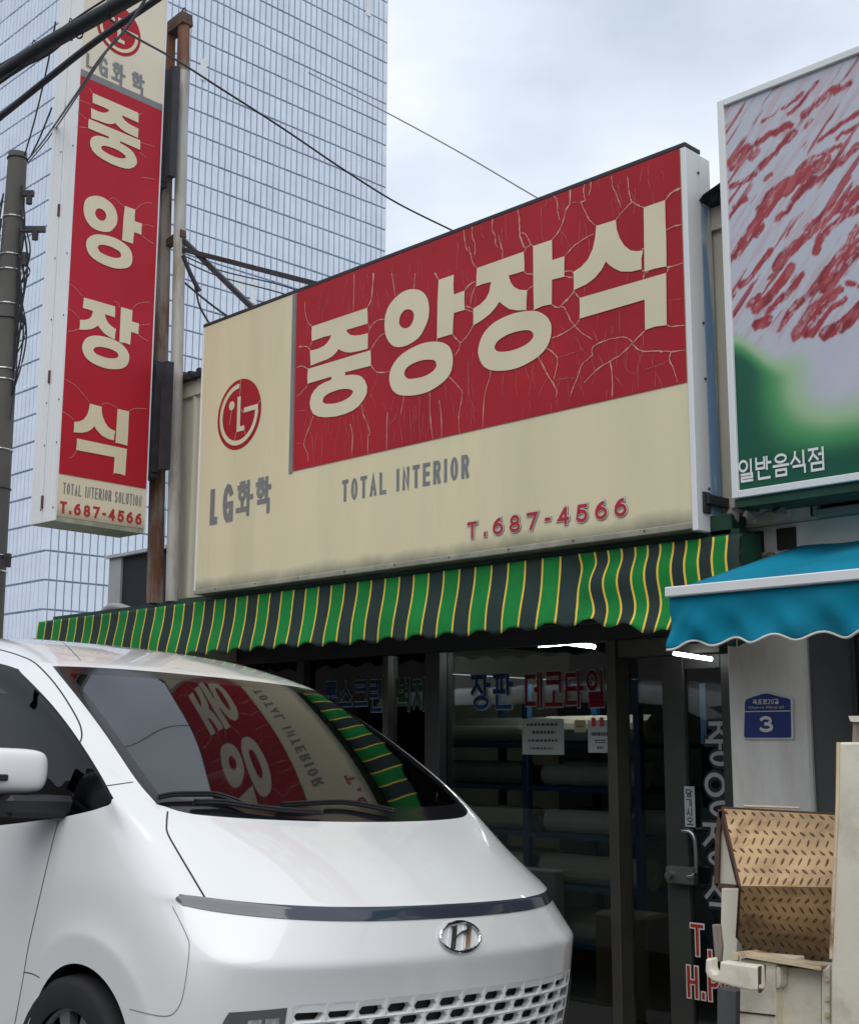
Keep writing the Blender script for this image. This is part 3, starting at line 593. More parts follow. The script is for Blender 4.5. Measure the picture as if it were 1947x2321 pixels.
CR3 = '''2:5,365 12,440 25,520 38,540;2:70,345 70,430 90,500 88,580;1:135,360 140,430 165,450;2:218,310 215,390 235,430 240,490 255,515;2:262,430 275,500 290,540 290,600;1:308,265 312,340 315,430 340,470;3:400,220 412,340 415,420 435,490 455,525;2:428,410 455,420 475,450 495,495;2:495,495 465,520 448,550;2:495,495 513,508;2:45,510 60,580 75,630 105,668;1:605,140 608,195 590,225;1:575,195 570,260 575,390 572,470;1:643,125 645,185;2:660,140 685,180 690,250 705,320;3:780,72 778,190 750,250 725,340 690,410 650,462;1:745,240 730,243;2:885,50 880,130 888,180 860,190 885,250 915,310 970,362;1:780,195 855,187;2:930,10 930,80 915,140;1:985,0 990,90;2:1080,0 1090,80 1115,130 1150,230;2:1198,0 1205,90 1215,150 1230,185 1270,210 1315,228;2:1230,185 1180,235 1140,280 1112,320;3:1600,78 1530,110 1490,150 1470,178;2:1480,390 1530,365 1608,348;1:705,395 740,430 785,530;2:950,420 890,450 820,495 785,530 740,582;2:740,690 790,690 805,705;2:740,725 800,738;2:445,690 470,708 510,712;2:470,828 490,808 513,798;2:1298,530 1318,525;2:1300,680 1320,695;2:1310,745 1318,710 1350,690;3:1480,655 1500,658 1612,625;2:1500,660 1480,703;1:1490,905 1610,885;2:1482,1075 1510,1090 1615,1083;2:805,830 830,865 850,885;3:805,840 760,895 710,940;2:645,930 680,950 735,950 760,1000 810,1080 870,1140 940,1185;2:850,1035 820,1080 740,1135 680,1165 645,1172;1:1140,950 1138,1165;2:1325,1118 1230,1215 1170,1275 1070,1345 980,1400 880,1500;2:1230,1200 1190,1172 1140,1170 1050,1190 980,1215 940,1250 940,1300;2:1235,1220 1270,1255 1320,1270 1420,1270 1510,1275 1612,1262;2:1510,1275 1500,1330 1530,1400 1560,1495;1:1500,1330 1440,1365 1300,1410;2:610,1248 660,1285 688,1325 680,1400 660,1475;1:690,1320 760,1295 860,1260;1:845,1215 870,1260 915,1305;2:940,1300 870,1365 840,1440 800,1540 780,1600;2:550,1315 590,1390 615,1440 650,1490 685,1565 675,1600;1:620,1465 585,1520 550,1600;1:660,1490 700,1475 770,1465 820,1472;1:830,1495 865,1540 880,1600;1:455,1370 465,1430 490,1475;1:515,1345 500,1480 478,1600;1:302,1412 290,1500 290,1600;1:945,1120 960,1150 985,1210;1:980,1290 1018,1360;1:935,1315 960,1410;2:1070,1345 1085,1450 1085,1600;1:1175,1275 1182,1395 1255,1435;1:1310,1275 1275,1390 1270,1560;1:1400,1380 1398,1530;1:45,1320 38,1450 45,1600;2:78,1085 40,1150 0,1195;2:90,765 40,800 15,835;2:95,800 65,870 58,935;2:25,942 78,960;2:15,965 70,985;1:165,1045 190,1105;1:205,1010 230,1065;2:463,970 463,992;2:517,968 517,985;1:1090,1090 1080,1170;1:1345,20 1362,90;1:980,1000 978,1060;1:886,800 886,870;1:1200,700 1193,770;1:710,1080 760,1160;1:1100,1440 1165,1530;1:1380,1290 1378,1380'''
CR2 = '''2:205,250 208,340 230,420 265,462;1:350,130 335,260 315,360;2:632,0 630,200 622,325;3:800,0 790,130 775,240 742,300;1:740,0 755,90;1:810,130 835,180 840,260 855,330;2:955,0 970,80 985,195;1:900,100 920,190 942,265;2:1160,0 1148,135;3:1330,0 1365,58;2:895,400 840,405 795,435 770,480;2:750,440 765,475 752,520;2:893,520 850,550 800,620 775,665;2:148,640 200,633 235,645 255,675;2:265,590 245,640;2:130,815 185,805 210,820 232,830;2:230,958 205,1000 130,1075;2:778,800 833,860 940,852;1:833,860 815,950 775,1045 800,1100 815,1180;2:1480,528 1520,570 1548,607 1535,670 1500,715;2:1548,607 1600,560 1660,460;2:1590,150 1620,105 1675,70;2:1350,568 1345,593;1:1125,615 1130,650;1:555,690 558,720;1:415,740 415,770;1:585,240 580,350;1:120,1200 225,1185'''
CR6 = '''2:255,435 225,520 180,650 210,740 215,800;1:225,545 245,620 262,830;1:350,450 345,570;1:325,575 318,825;1:460,445 465,510 440,610 420,770;1:512,425 515,530 545,610;2:545,500 565,560 562,770;2:638,345 655,430 690,510 705,580 690,600 690,745;1:632,515 645,715;2:845,400 840,560 836,715;1:812,335 840,400;1:915,262 885,340 875,400;2:975,280 952,420;1:935,365 900,460 860,500;1:930,415 955,560 965,670;1:1020,380 1030,500 1032,660;1:1110,275 1100,460 1108,640;2:1183,250 1188,460 1208,620;2:1258,310 1275,440 1278,610;1:1300,165 1320,300;2:1335,118 1430,220 1442,260 1425,380 1412,460 1425,580;1:1355,255 1380,440;1:1495,0 1495,260 1530,350 1575,400;1:1515,365 1510,550;2:1670,70 1660,140 1620,280 1605,530;1:105,650 180,655'''
cm = MB(); fine = MB(); k = 0
for f, txt in ((z3,CR3),(z2,CR2),(z6,CR6)):
    for it in txt.split(';'):
        wd, pts = it.split(':'); P = [sg(*f(tuple(float(v) for v in p.split(',')))) for p in pts.split()]
        P = cr(P, 5); n = len(P); base = {'1':.0034,'2':.0062,'3':.0095}[wd]; k += 1
        P = [Vector((min(max(p.x+random.gauss(0,.0012),gx1),RX1), SY-.0055-.00004*(k%30), min(p.z+random.gauss(0,.0012),Z1-.015))) for p in P]
        ph = random.random()*6
        ws = [base*(.30+1.1*abs(math.sin(i*.55+ph))*random.random()+.35*random.random())*(min(1,.35+2.2*min(i,n-1-i)/n) if wd=='1' else min(1,.6+2*(n-1-i)/n)) for i in range(n)]
        (fine if wd == '1' else cm).ribbon(P, ws, Vector((0,-1,0)))
cm.build('film_crack', m_crack, sign)['kind'] = 'stuff'
for _ in range(130):
    x, z = random.uniform(gx1+.03, RX1-.05), random.choice((random.uniform(Z1-.35, Z1-.03), random.uniform(rz+.03, rz+.45))); P = [Vector((x, SY-.0048, z))]
    for _s in range(random.randint(3,7)): x += random.gauss(0,.007); z -= random.uniform(.015,.035); P.append(Vector((min(max(x,gx1+.01),RX1-.01), SY-.0048, min(max(z, rz+.005),Z1-.02))))
    fine.ribbon(P, [.0022*random.random()+.0006 for _p in P], Vector((0,-1,0)))
fine.build('fine_crack', mat('faint crack', (.46,.13,.11), .5), sign)['kind'] = 'stuff'
# emblem: red disc with cream face strokes
def emblem(mk, R, red, cream, parent, lay=.0):
    """mk(x, y, lift) -> point; unit disc scaled by R"""
    P = lambda r, a, l: mk(R*r*math.cos(math.radians(a)), R*r*math.sin(math.radians(a)), l)
    q = MB(); q.add([mk(0,0,.0015)]+[P(1,a,.0015) for a in range(0,360,6)], [(0,1+i,1+(i+1)%60) for i in range(60)]); q.build('emblem_disc', red, parent)
    q = MB(); n = 46; A = [P(.88,90+270*i/n,.004) for i in range(n+1)]; B = [P(.745,90+270*i/n,.004) for i in range(n+1)]
    q.add(A+B, [(i,i+1,n+2+i,n+1+i) for i in range(n)])
    rect = lambda x0,y0,x1,y1: q.add([mk(R*x,R*y,.0043) for x,y in ((x0,y0),(x1,y0),(x1,y1),(x0,y1))], [(0,1,2,3)])
    rect(.24,.0,.87,.14); rect(-.07,-.50,.08,.50); rect(.08,-.50,.27,-.36)
    q.add([mk(R*(-.33+.13*math.cos(a)),R*(.30+.13*math.sin(a)),.004) for a in [i*math.pi/10 for i in range(20)]], [tuple(range(20))])
    q.build('emblem_face', cream, parent)
zl = zm(480,830,10.0)
ce = sg(*zl((625,1090))); R_ = (sg(*zl((625,285))).z - sg(*zl((625,1890))).z)/2
Rx = (sg(*zl((1105,1000))).x - sg(*zl((140,1180))).x)/2; R_ = (R_+Rx)/2
emblem(lambda x, y, l: Vector((ce.x+x, SY-l, ce.z+y)), R_, m_red, m_letter, sign)
cq = MB(); mk = lambda x, y: Vector((ce.x+R_*x, SY-.0052, ce.z+R_*y))
for pts in ([(.05,1),(.06,.75),(.03,.5)],[(.27,-.36),(.35,-.68)],[(-.07,-.5),(-.15,-.74)],[(.24,.0),(.12,.12)],[(.87,.14),(.98,.22)],[(-.33,.17),(-.40,-.25)]):
    cq.ribbon([mk(*p) for p in pts], .006, Vector((0,-1,0)))
cq.build('emblem_crack', m_crack, sign)['kind'] = 'stuff'
def sign_text(txt, xl, xr, zb, zt, w, m, lift, nm, ratio=None, gap=.22, base=None):
    h = zt-zb; ratio = ratio or [.45 if c == 'I' else (.3 if c == '.' else (.6 if c in '- ' else 1)) for c in txt]
    tot = (xr-xl)/h; cwid = tot/(sum(ratio)+gap*(len(txt)-1)); wid = [r*cwid for r in ratio]
    x = xl
    for ch, wd in zip(txt, wid):
        if ch != ' ': lettering(ch, lambda a, y: Vector((x+a*h, SY, zb+y*h)), (0,-1,0), w, 0, wid=[wd], lift=lift, base=base).build(nm, m, sign)
        x += (wd+gap*cwid)*h
za = zm(400,550,2.333)
for ch, bx_ in (('L',(180,1298,220,1495)),('G',(247,1272,303,1482)),('화',(318,1255,408,1452)),('학',(420,1235,503,1440))):
    a = sg(*za((bx_[0],(bx_[1]+bx_[3])/2))); c2 = sg(*za((bx_[2],(bx_[1]+bx_[3])/2))); t0 = sg(*za(((bx_[0]+bx_[2])/2,bx_[3]-4))); t1 = sg(*za(((bx_[0]+bx_[2])/2,bx_[1]+4)))
    sign_text(ch, a.x, c2.x, t0.z, t1.z, (.105 if ch == 'L' else .085) if ord(ch) < 200 else .068, m_grey, .0015, 'lettering', ratio=[1])
a = sg(*za((877,1258))); a2 = sg(*za((890,1372))); c2 = sg(*za((1548,1240)))
sign_text('TOTAL INTERIOR', a.x, c2.x, (a2.z+c2.z)/2, a.z, .088, m_grey, .0015, 'lettering', gap=.42)
zb_ = zm(1000,300,2.21)
a = sg(*zb_((135,1995))); c2 = sg(*zb_((932,1880))); t0 = sg(*zb_((905,1925))).z; t1 = sg(*zb_((905,1832))).z
for w_, m_, lf, nm in ((.150,m_black,.0035,'outline'),(.138,m_white,.0055,'outline'),(.098,m_redtxt,.0075,'lettering')):
    sign_text('T.687-4566', a.x, c2.x, t0, t1, w_, m_, lf, nm, gap=.62, base=.098)

for xx in np.linspace(X0+.25, X1-.3, 9):
    q = MB(); q.tube([(xx, SY-.008, Z0+.0), (xx, SY-.004, Z0+.0)], .006, 8); q.build('screw', m_rustd, sign)
# ================================================================== blade sign and its pole frame
PN, PF = Vector((-7.861, 4.283, 0)), Vector((-7.904, 5.0, 0))
BD = (PF-PN).normalized(); BN = Vector((BD.y, -BD.x, 0)); BN = BN if BN.x > 0 else -BN; BWD = (PF-PN).length
BZ0, BZ1, BRZ0, BRZ1 = 3.062, 7.26, 3.383, 6.285
def bp_(y, z, l=0.0): return Vector((PN.x, PN.y, 0)) + BD*y + Vector((0,0,z)) + BN*l
def onB(x, y):
    d = ray(x, y); t = (PN - EYE).dot(BN)/d.dot(BN); p = EYE + d*t; return ((p-PN).dot(BD), p.z)
blade = thing('blade_sign', 'tall narrow red and cream projecting sign with stacked cream letters fixed to the rusty poles', 'sign', (-7.95, 4.6, BZ0))
def slab(y0, y1, z0, z1, l0, l1, name, m, par=blade, loc=None):
    q = MB(); vs = [bp_(y, z, l) for l in (l0, l1) for y, z in ((y0,z0),(y1,z0),(y1,z1),(y0,z1))]
    q.add(vs, [(0,1,2,3),(7,6,5,4),(0,4,5,1),(1,5,6,2),(2,6,7,3),(3,7,4,0)]); return q.build(name, m, par, loc=loc)
TH = .30
slab(.004, BWD-.004, BZ0+.03, BZ1-.004, -TH+.004, 0, 'face_panel', m_creamb, loc=bp_(0, BZ0))
slab(-.012, .003, BZ0, BZ1, -.145, .003, 'side_panel', m_alu); slab(-.012, .003, BZ0, BZ1, -TH, -.151, 'side_panel', m_alu)
slab(BWD-.003, BWD+.010, BZ0, BZ1, -TH, .003, 'side_panel', m_alu); slab(.0035, BWD-.0035, BZ1-.003, BZ1+.01, -TH, .002, 'top_panel', m_alu)
slab(.004, BWD-.004, BZ0-.004, BZ0+.029, -TH+.003, -.002, 'base_panel', grime(mat('dirty sill', (.38,.38,.30), .6, var=.2, scale=12), 2.9, 3.2, (.09,.10,.07), .7))
q = MB()
for l in (-.05, -.10, -.20, -.25): q.beam(bp_(-.0135, BZ0+.02, l), bp_(-.0135, BZ1-.02, l), .004, .003)
q.build('side_rib', m_alu, blade)
q = MB()
for z in (5.30, 4.08, 3.20): q.beam(bp_(-.015, z-.045, -.148), bp_(-.015, z+.045, -.148), .022, .012)
q.build('hinge', m_rustd, blade)
q = MB()
for z in (5.75, 4.95, 4.5, 3.9, 3.6, 3.15):
    for l in (-.02,-.17): q.tube([bp_(-.016, z, l), bp_(-.010, z, l)], .006, 6)
q.build('screw', m_rustd, blade)
q = MB(); q.add([bp_(.002,BRZ0,.004), bp_(BWD-.002,BRZ0,.004), bp_(BWD-.002,BRZ1,.004), bp_(.002,BRZ1,.004)], [(0,1,2,3)]); q.build('red_film', m_redb, blade)
q = MB(); q.add([bp_(.002,BRZ1+.001,.0045), bp_(BWD-.002,BRZ1+.001,.0045), bp_(BWD-.002,BRZ1+.052,.0045), bp_(.002,BRZ1+.052,.0045)], [(0,1,2,3)]); q.build('grey_strip', m_grey, blade)
f1 = lambda x, y: onB(x/3.5, y/3.5); f2 = lambda x, y: onB(x/2.47, 600+y/2.47)
BOX = {'중': (f1(697,1000)[0], f1(1110,1180)[0], f1(1050,1368)[1], f1(730,738)[1]),
       '앙': (f1(660,1690)[0], f1(1122,1830)[0], f2(680,35)[1], f1(760,1548)[1]),
       '장': (f2(445,340)[0], f2(775,370)[0], f2(650,596)[1], f2(462,174)[1]),
       '식': (f2(413,900)[0], f2(718,900)[0], f2(690,1180)[1], f2(500,772)[1])}
for ch, (y0, y1, zb, zt) in BOX.items():
    al = [p for sh in G[ch] for l in sh for p in l]
    ax0, ax1 = min(p.x for p in al), max(p.x for p in al); az0, az1 = min(p.z for p in al), max(p.z for p in al)
    q = MB()
    for k, loops in enumerate(G[ch]): q.flat([[bp_(y0+(p.x-ax0)/(ax1-ax0)*(y1-y0), zb+(p.z-az0)/(az1-az0)*(zt-zb), .0075+.0003*k) for p in l] for l in loops])
    q.build('letter', m_letter, blade)
q = MB(); 
CB1 = '1:730,738 712,700;1:1090,918 1130,900;1:1105,1130 1160,1145 1230,1165;1:695,1015 640,1010 598,1008;1:690,950 640,905 600,880;1:1105,1210 1160,1250;1:870,1580 905,1572 950,1610 985,1645;1:1068,1672 1110,1630 1160,1610 1205,1612;1:1125,1790 1170,1785 1218,1800;1:1125,1870 1170,1905 1220,1935;1:1130,1410 1225,1422;1:600,780 720,830'
CB2 = '1:460,175 420,130 378,95;1:445,300 400,255 370,245;1:445,358 410,370 380,372;1:640,205 660,215 672,240;1:735,260 760,225 800,212 838,210;1:775,340 838,332;1:775,395 830,430;1:500,770 470,730 420,675 360,640;1:565,785 600,775 655,800;1:718,820 760,805 825,808;1:413,870 380,840 350,822;1:435,1030 410,1070 390,1083;1:640,1165 630,1175;1:690,440 665,440'
for f, txt in ((f1,CB1),(f2,CB2)):
    for it in txt.split(';'):
        P = [f(*[float(v) for v in p.split(',')]) for p in it.split(':')[1].split()]
        P = cr([bp_(a, b, .0058) for a, b in P], 5); q.ribbon(P, [.0034*(.5+.6*random.random()) for _ in P], BN)
q.build('film_crack', m_crack, blade)['kind'] = 'stuff'
def btext(txt, y0, y1, zb, zt, w, m, gap=.25, lift=.0015, base=None, ratio=None):
    h = zt-zb; ratio = ratio or [.45 if c == 'I' else (.3 if c == '.' else (.6 if c in '- ' else 1)) for c in txt]
    cwid = ((y1-y0)/h)/(sum(ratio)+gap*(len(txt)-1)); wid = [r*cwid for r in ratio]
    x = y0
    for ch, wd in zip(txt, wid):
        if ch != ' ': lettering(ch, lambda a, y: bp_(x+a*h, zb+y*h), BN, w, 0, wid=[wd], lift=lift, base=base).build('lettering', m, blade)
        x += (wd+gap*cwid)*h
a = f2(353,1280); b = f2(793,1345); t1 = f2(355,1218)[1]
btext('TOTAL INTERIOR SOLUTION', a[0], b[0], a[1]-.003, t1, .055, m_grey, gap=.35)
a = f2(335,1385); b = f2(793,1465); t1 = f2(340,1322)[1]
btext('T.687-4566', a[0], b[0], a[1]-.005, t1, .11, m_redtxt, gap=.38)
f5 = lambda x, y: onB(180+x/8.747, y/8.747)
c0 = f5(345,400); c1 = f5(1222,720); cb = f5(920,1148)
Rb = (c1[0]-c0[0])/2; cy_ = (c1[0]+c0[0])/2; cz_ = cb[1]+Rb*1.0
emblem(lambda x, y, l: bp_(cy_+x, cz_+y, .001+l), Rb, m_redb, m_letter, blade)
for ch, (xl, xr, ym, yb, yt) in (('L',(140,280,1250,1380,1030)),('G',(388,578,1330,1540,1090)),('화',(640,920,1470,1700,1215)),('학',(1035,1300,1640,1890,1410))):
    a = f5(xl, ym); b = f5(xr, ym); zb = f5((xl+xr)/2, yb-20)[1]; zt = f5((xl+xr)/2, yt+40)[1]
    btext(ch, a[0], b[0], zb, zt, (.10 if ch == 'L' else .085) if ord(ch) < 200 else .068, m_grey, ratio=[1])
# pole frame that carries the blade
pole = thing('sign_pole_frame', 'rusty square post and galvanised pipe joined at the top, holding up the tall red sign', 'pole frame', (-8.0, 5.2, 2.3))
PX, PY = -7.86, 5.22
pt_ = onY(418,52,PY); pb_ = onY(390.5,1365,PY); PXm = pb_.x; LEAN = pt_.x-pb_.x
m_galvr = grime(m_galv.copy(), 0, 1, (.2,.07,.03), 0.0)
q = MB(); PT = pt_.z; H0 = pb_.z; px_ = lambda z: PXm + LEAN*(z-H0)/(PT-H0)
q.tube([(px_(2.587), PY, 2.587), (px_(PT-.5), PY, PT-.5), (px_(PT), PY, PT)], .047, 16)
q.build('pipe', m_galv, pole, smooth=False); autosmooth(COL.objects[-1])
rt = onY(381,92,PY-.03); rb = onY(348,1365,PY-.03); RXm = rb.x; RL = rt.x-rb.x; H0 = pb_.z
px_ = lambda z: PXm + LEAN*(z-H0)/(pt_.z-H0)
rx_ = lambda z: RXm + RL*(z-H0)/(pt_.z-H0)
q = MB(); q.beam((rx_(2.587), PY-.02, 2.587), (rx_(PT-.06), PY-.03, PT-.06), .085, .085); q.build('post', m_rust, pole)
q = MB(); q.beam((rx_(PT)-.045, PY-.02, PT-.02), (px_(PT)+.048, PY-.0, PT+.02), .10, .10); q.build('cap_bar', m_rustd, pole)
q = MB(); N = 10; q.tube([(px_(PT)-.01+.025*math.cos(a), PY, PT+.10+.03*math.sin(a)) for a in [2*math.pi*i/N for i in range(N+1)]], .006, 6); q.build('eye_ring', m_dark, pole)
qr = MB(); qr.tube([(px_(PT), PY, PT-.002), (px_(PT-.42), PY, PT-.42)], .0473, 16); qr.build('rusted_top', m_rust, pole)
for y0, y1 in ((175,420),(828,1070)):
    zt = onY(372,y0,PY-.12).z; zb = onY(360,y1,PY-.12).z
    q = MB()
    RXb = rx_((zt+zb)/2)
    for x in ((onY(369,300,PY-.14).x, onY(391,300,PY-.14).x) if y0 < 500 else (onY(353,950,PY-.14).x, onY(377,950,PY-.14).x)): q.beam((x, PY-.14, zb), (x, PY-.14, zt), .06, .06)
    for z in (zt, zb): q.beam((RXb-.12, PY-.13, z), (RXb+.15, PY-.13, z), .08, .07)
    for z in (zt-.02, zb+.02): q.beam((RXb-.04, PY-.20, z), (RXb-.04, PY-.02, z), .05, .05)
    q.build('bracket', m_dark, pole)
zc = onY(395,548,PY).z
q = MB(); q.beam((rx_(zc), PY, zc), (px_(zc)+.05, PY, zc+.03), .05, .06); q.build('bracket', m_rustd, pole)
for name_px in (((417,545),(575,700)),((417,566),(722,645))):
    a = onY(*name_px[0], PY+.01); b = onY(*name_px[1], 5.30); b = b + (b-a)*.06
    q = MB(); q.beam(a, b, .035, .035); tag_o = q.build('brace', m_dark, pole)
# ================================================================== striped awning
aw = thing('striped_awning', 'green and charcoal striped canvas awning with yellow lines and wavy hem below the big sign', 'awning', (-6.2, 5.1, 2.1))
edges = []; x = -3.165; 
for i in range(12): edges.append(x); x -= .0745 if i < 8 else (.083 if i < 11 else .1)
while x > -9.55: edges.append(x); x -= .1205
edges.append(x); edges = edges[::-1]
def surf(x, t, sag=True):
    """point on the cloth; t 0 top .. 1 hem"""
    s = math.sin(x*2.1)*.5+math.sin(x*5.3+1)*.3
    right = max(0.0, min(1.0, (x+4.25)/.25)); far = max(0.0, min(1.0, (x+4.0)/.85))
    yt, yb = 5.16, 5.105
    zt = 2.550; zb = 2.186 - .145*far
    scal = .018*math.sin((x)*2*math.pi/.2405) if t > .86 else 0
    y = yt + (yb-yt)*(t**1.25) + .0045*math.sin(t*6+s*2.3)*(.3+t) + .016*right*math.sin(t*8.0+.6+ x*3)*min(1,t*5)*(1-.5*far)
    if -4.22 < x < -3.98: y += .03*math.exp(-((x+4.1)/.05)**2)*math.sin(math.pi*min(1,t*1.2))
    z = zt + (zb-zt)*t - .010*s*t + scal*(t-.86)/.14
    xx = x + .010*right*math.sin(t*7.5+.4+x*3)*min(1,t*5)*(1-.6*far) + .006*math.sin(t*4+s*4)*t - .002*t*(1-right)
    return Vector((xx, y, z))
mb = MB(); NT = 18; YW = .0058
cols = []
for i in range(len(edges)-1):
    a, b = edges[i], edges[i+1]; base = 0 if i % 2 == 0 else 1
    cols += [(a-YW, a+YW, 2), (a+YW, (a+b)/2, base), ((a+b)/2, b-YW, base)]
xs = [c[0] for c in cols]+[cols[-1][1]]
vs = [surf(x, t/NT) for x in xs for t in range(NT+1)]
fs = []; mi = []
for i, c in enumerate(cols):
    for t in range(NT): fs.append((i*(NT+1)+t, i*(NT+1)+t+1, (i+1)*(NT+1)+t+1, (i+1)*(NT+1)+t)); mi.append(c[2])
mb.v = [tuple(v) for v in vs]; mb.f = fs; mb.m = mi
cl = mb.build('cloth', [m_green, m_gdark, m_yel], aw, smooth=True)
sm = cl.modifiers.new('thick', 'SOLIDIFY'); sm.thickness = .003; sm.offset = 0
q = MB(); a, b, c = surf(-3.163,0), surf(-3.163,1), Vector((-3.15,5.30,2.10))
q.add([a, b, c, Vector((-3.15,5.30,2.56)), (a+b)/2+Vector((-.0,.004,0))], [(0,4,3),(4,1,2),(4,2,3)]); q.build('end_flap', m_dkgreen, aw)
q = MB(); q.tube([(-9.6,5.19,2.54),(-3.17,5.19,2.54)], .018, 8); q.build('top_bar', m_dkgreen, aw)
q = MB(); q.box((-9.5,5.2,2.535),(-3.2,5.33,2.585)); q.build('rain_board', m_dkgreen, aw)
q = MB(); q.tube([(-9.55,5.19,2.245),(-3.22,5.19,2.20)], .014, 8); q.build('front_bar', m_dark, aw)
for x in (-9.2,-6.6,-4.6,-3.4): q = MB(); q.tube([(x,5.6,2.25),(x,5.19,2.23)], .012, 6); q.build('arm', m_dark, aw)
q = MB(); q.bbox((-3.36,5.20,2.56),(-3.24,5.33,2.66),.005); q.build('end_bracket', m_dkgreen, aw)

# teal awning of the shop next door
te = thing('teal_awning', 'plain teal canvas awning with pale front bar and scalloped skirt at right', 'awning', (-2, 5, 2.2))
XL, XR = -3.025, -.9
m_skirt = m_teal
mb = MB(); nx = 40; ny = 10
for i in range(nx+1):
    for j in range(ny+1):
        x = XL+(XR-XL)*i/nx; t = j/ny; y = 5.56+(4.40-5.56)*t; z = 2.545+(2.215-2.545)*t - .03*math.sin(math.pi*t)*(.4+.6*math.sin(i*.4)**2)*min(1,i/4)
        mb.v.append((x, y, z))
for i in range(nx):
    for j in range(ny): mb.f.append((i*(ny+1)+j, i*(ny+1)+j+1, (i+1)*(ny+1)+j+1, (i+1)*(ny+1)+j)); mb.m.append(0)
o = mb.build('cloth', m_teal, te, smooth=True); o.modifiers.new('thick','SOLIDIFY').thickness = .004
q = MB(); q.bbox((XL-.005,4.345,2.182),(XR,4.398,2.222),.004); q.build('front_bar', m_alu, te)
mb = MB(); nx = 160; ny = 14
def hem(x): return 1.994 + .0135*math.sin((x-XL)*2*math.pi/.185-1.9) + .012*math.exp(-(x-XL)/.1)*-1
def skirt(x, t):
    zt = 2.181; zb = hem(x); w_ = t*(1.15-.3*t)
    d = .018*math.sin(x*13+t*3.5)*t + .010*math.sin(x*31-t*5)*t + .02*math.exp(-(x-XL)/.12)*math.sin(9*t+ (x-XL)*60)*t*.6
    return Vector((x, 4.372 - d, zt+(zb-zt)*t))
for i in range(nx+1):
    for j in range(ny+1): mb.v.append(tuple(skirt(XL+(XR-XL)*i/nx, j/ny)))
for i in range(nx):
    for j in range(ny): mb.f.append((i*(ny+1)+j, i*(ny+1)+j+1, (i+1)*(ny+1)+j+1, (i+1)*(ny+1)+j)); mb.m.append(0)
o = mb.build('skirt', m_skirt, te, smooth=True); o.modifiers.new('thick','SOLIDIFY').thickness = .003
q = MB(); q.tube([skirt(XL+(XR-XL)*i/nx, 1) for i in range(nx+1)], .005, 6); q.build('piping', m_paper, te, smooth=True)
# ================================================================== neighbour building on the right
nb = thing('neighbour_building', 'white plastered pillar and dark grey wall of the restaurant next to the shop', 'building', (-2, 5.8, 0))
q = MB(); q.bbox((-3.545,5.60,0),(-3.113,6.2,2.44),.012); q.build('pillar', m_plaster, nb)
q = MB(); q.box((-3.112,5.63,0),(-1.0,6.1,2.44)); q.build('wall', m_shut, nb)
q = MB(); q.bbox((-2.895,5.60,0),(-2.87,5.629,2.4),.004); q.build('wall_strip', m_frame, nb)
q = MB(); q.bbox((-3.5,5.37,2.622),(-.8,5.75,2.66),.006); q.build('ledge', mat('stained concrete', (.36,.35,.31), .85, var=.15, scale=6, col2=(.2,.19,.17), lo=.5, hi=.7, bump=.2), nb)
q = MB(); q.box((-3.46,5.44,2.442),(-.8,5.9,2.62)); q.build('lintel', m_plaster, nb)
for k, (x0, x1) in enumerate(((-3.30,-3.215),(-3.14,-3.045))):
    q = MB(); q.box((x0,5.425,2.50),(x1,5.439,2.60)); q.build('opening', mat('dark opening %d' % k, (.035,.028,.024), .9, var=.4, bump=.5, bscale=20), nb)
for k in range(7):
    x = -3.36+k*.042; q = MB(); q.bbox((x,5.41,2.446+random.uniform(0,.02)),(x+.036,5.439,2.475+random.uniform(0,.02)),.004); q.build('stone', mat('rubble %d' % k, (.36+.05*random.random(),.30,.20), .9, var=.3, bump=.4), nb)
q = MB(); q.box((-3.2,5.30,2.672),(-.8,5.334,2.738)); q.box((-3.0,5.342,2.742),(-.8,5.60,4.5)); q.box((-3.0,5.45,2.665),(-.8,5.49,2.741)); q.build('upper_wall', mat('dark purple brown board', (.05,.035,.04), .7, var=.2), nb)
q = MB(); q.bbox((-3.235,5.22,2.70),(-3.19,5.33,4.30),.004); q.build('edge_board', mat('mauve trim', (.22,.18,.19), .6, var=.1), nb)
q = MB()
P = []
for i in range(13):
    for j in range(7):
        x = -3.27+i*.024; z = 2.70-.01*j*(1+.4*math.sin(i*1.3)); P.append((x, 5.22+.03*math.sin(i*1.7+j)+.02*random.random(), z-.012*math.sin(i*.9+j*1.4)))
q.add(P, [(i*7+j,i*7+j+1,(i+1)*7+j+1,(i+1)*7+j) for i in range(12) for j in range(6)])
tag(q.build('cloth_scrap', mat('old grey rag', (.25,.21,.19), .9, var=.2), smooth=True), 'crumpled grey rag tucked under the lower left corner of the meat sign', 'rag')
q = MB(); q.add([(-3.40,5.20,4.20),(-3.33,5.20,4.265),(-3.22,5.20,4.30),(-3.12,5.20,4.27),(-3.12,5.20,4.20)]+[(-3.40,5.5,4.20),(-3.33,5.5,4.265),(-3.22,5.5,4.30),(-3.12,5.5,4.27),(-3.12,5.5,4.20)], [(0,5,6,1),(1,6,7,2),(2,7,8,3)]); q.build('roof_corner', m_tar, nb)

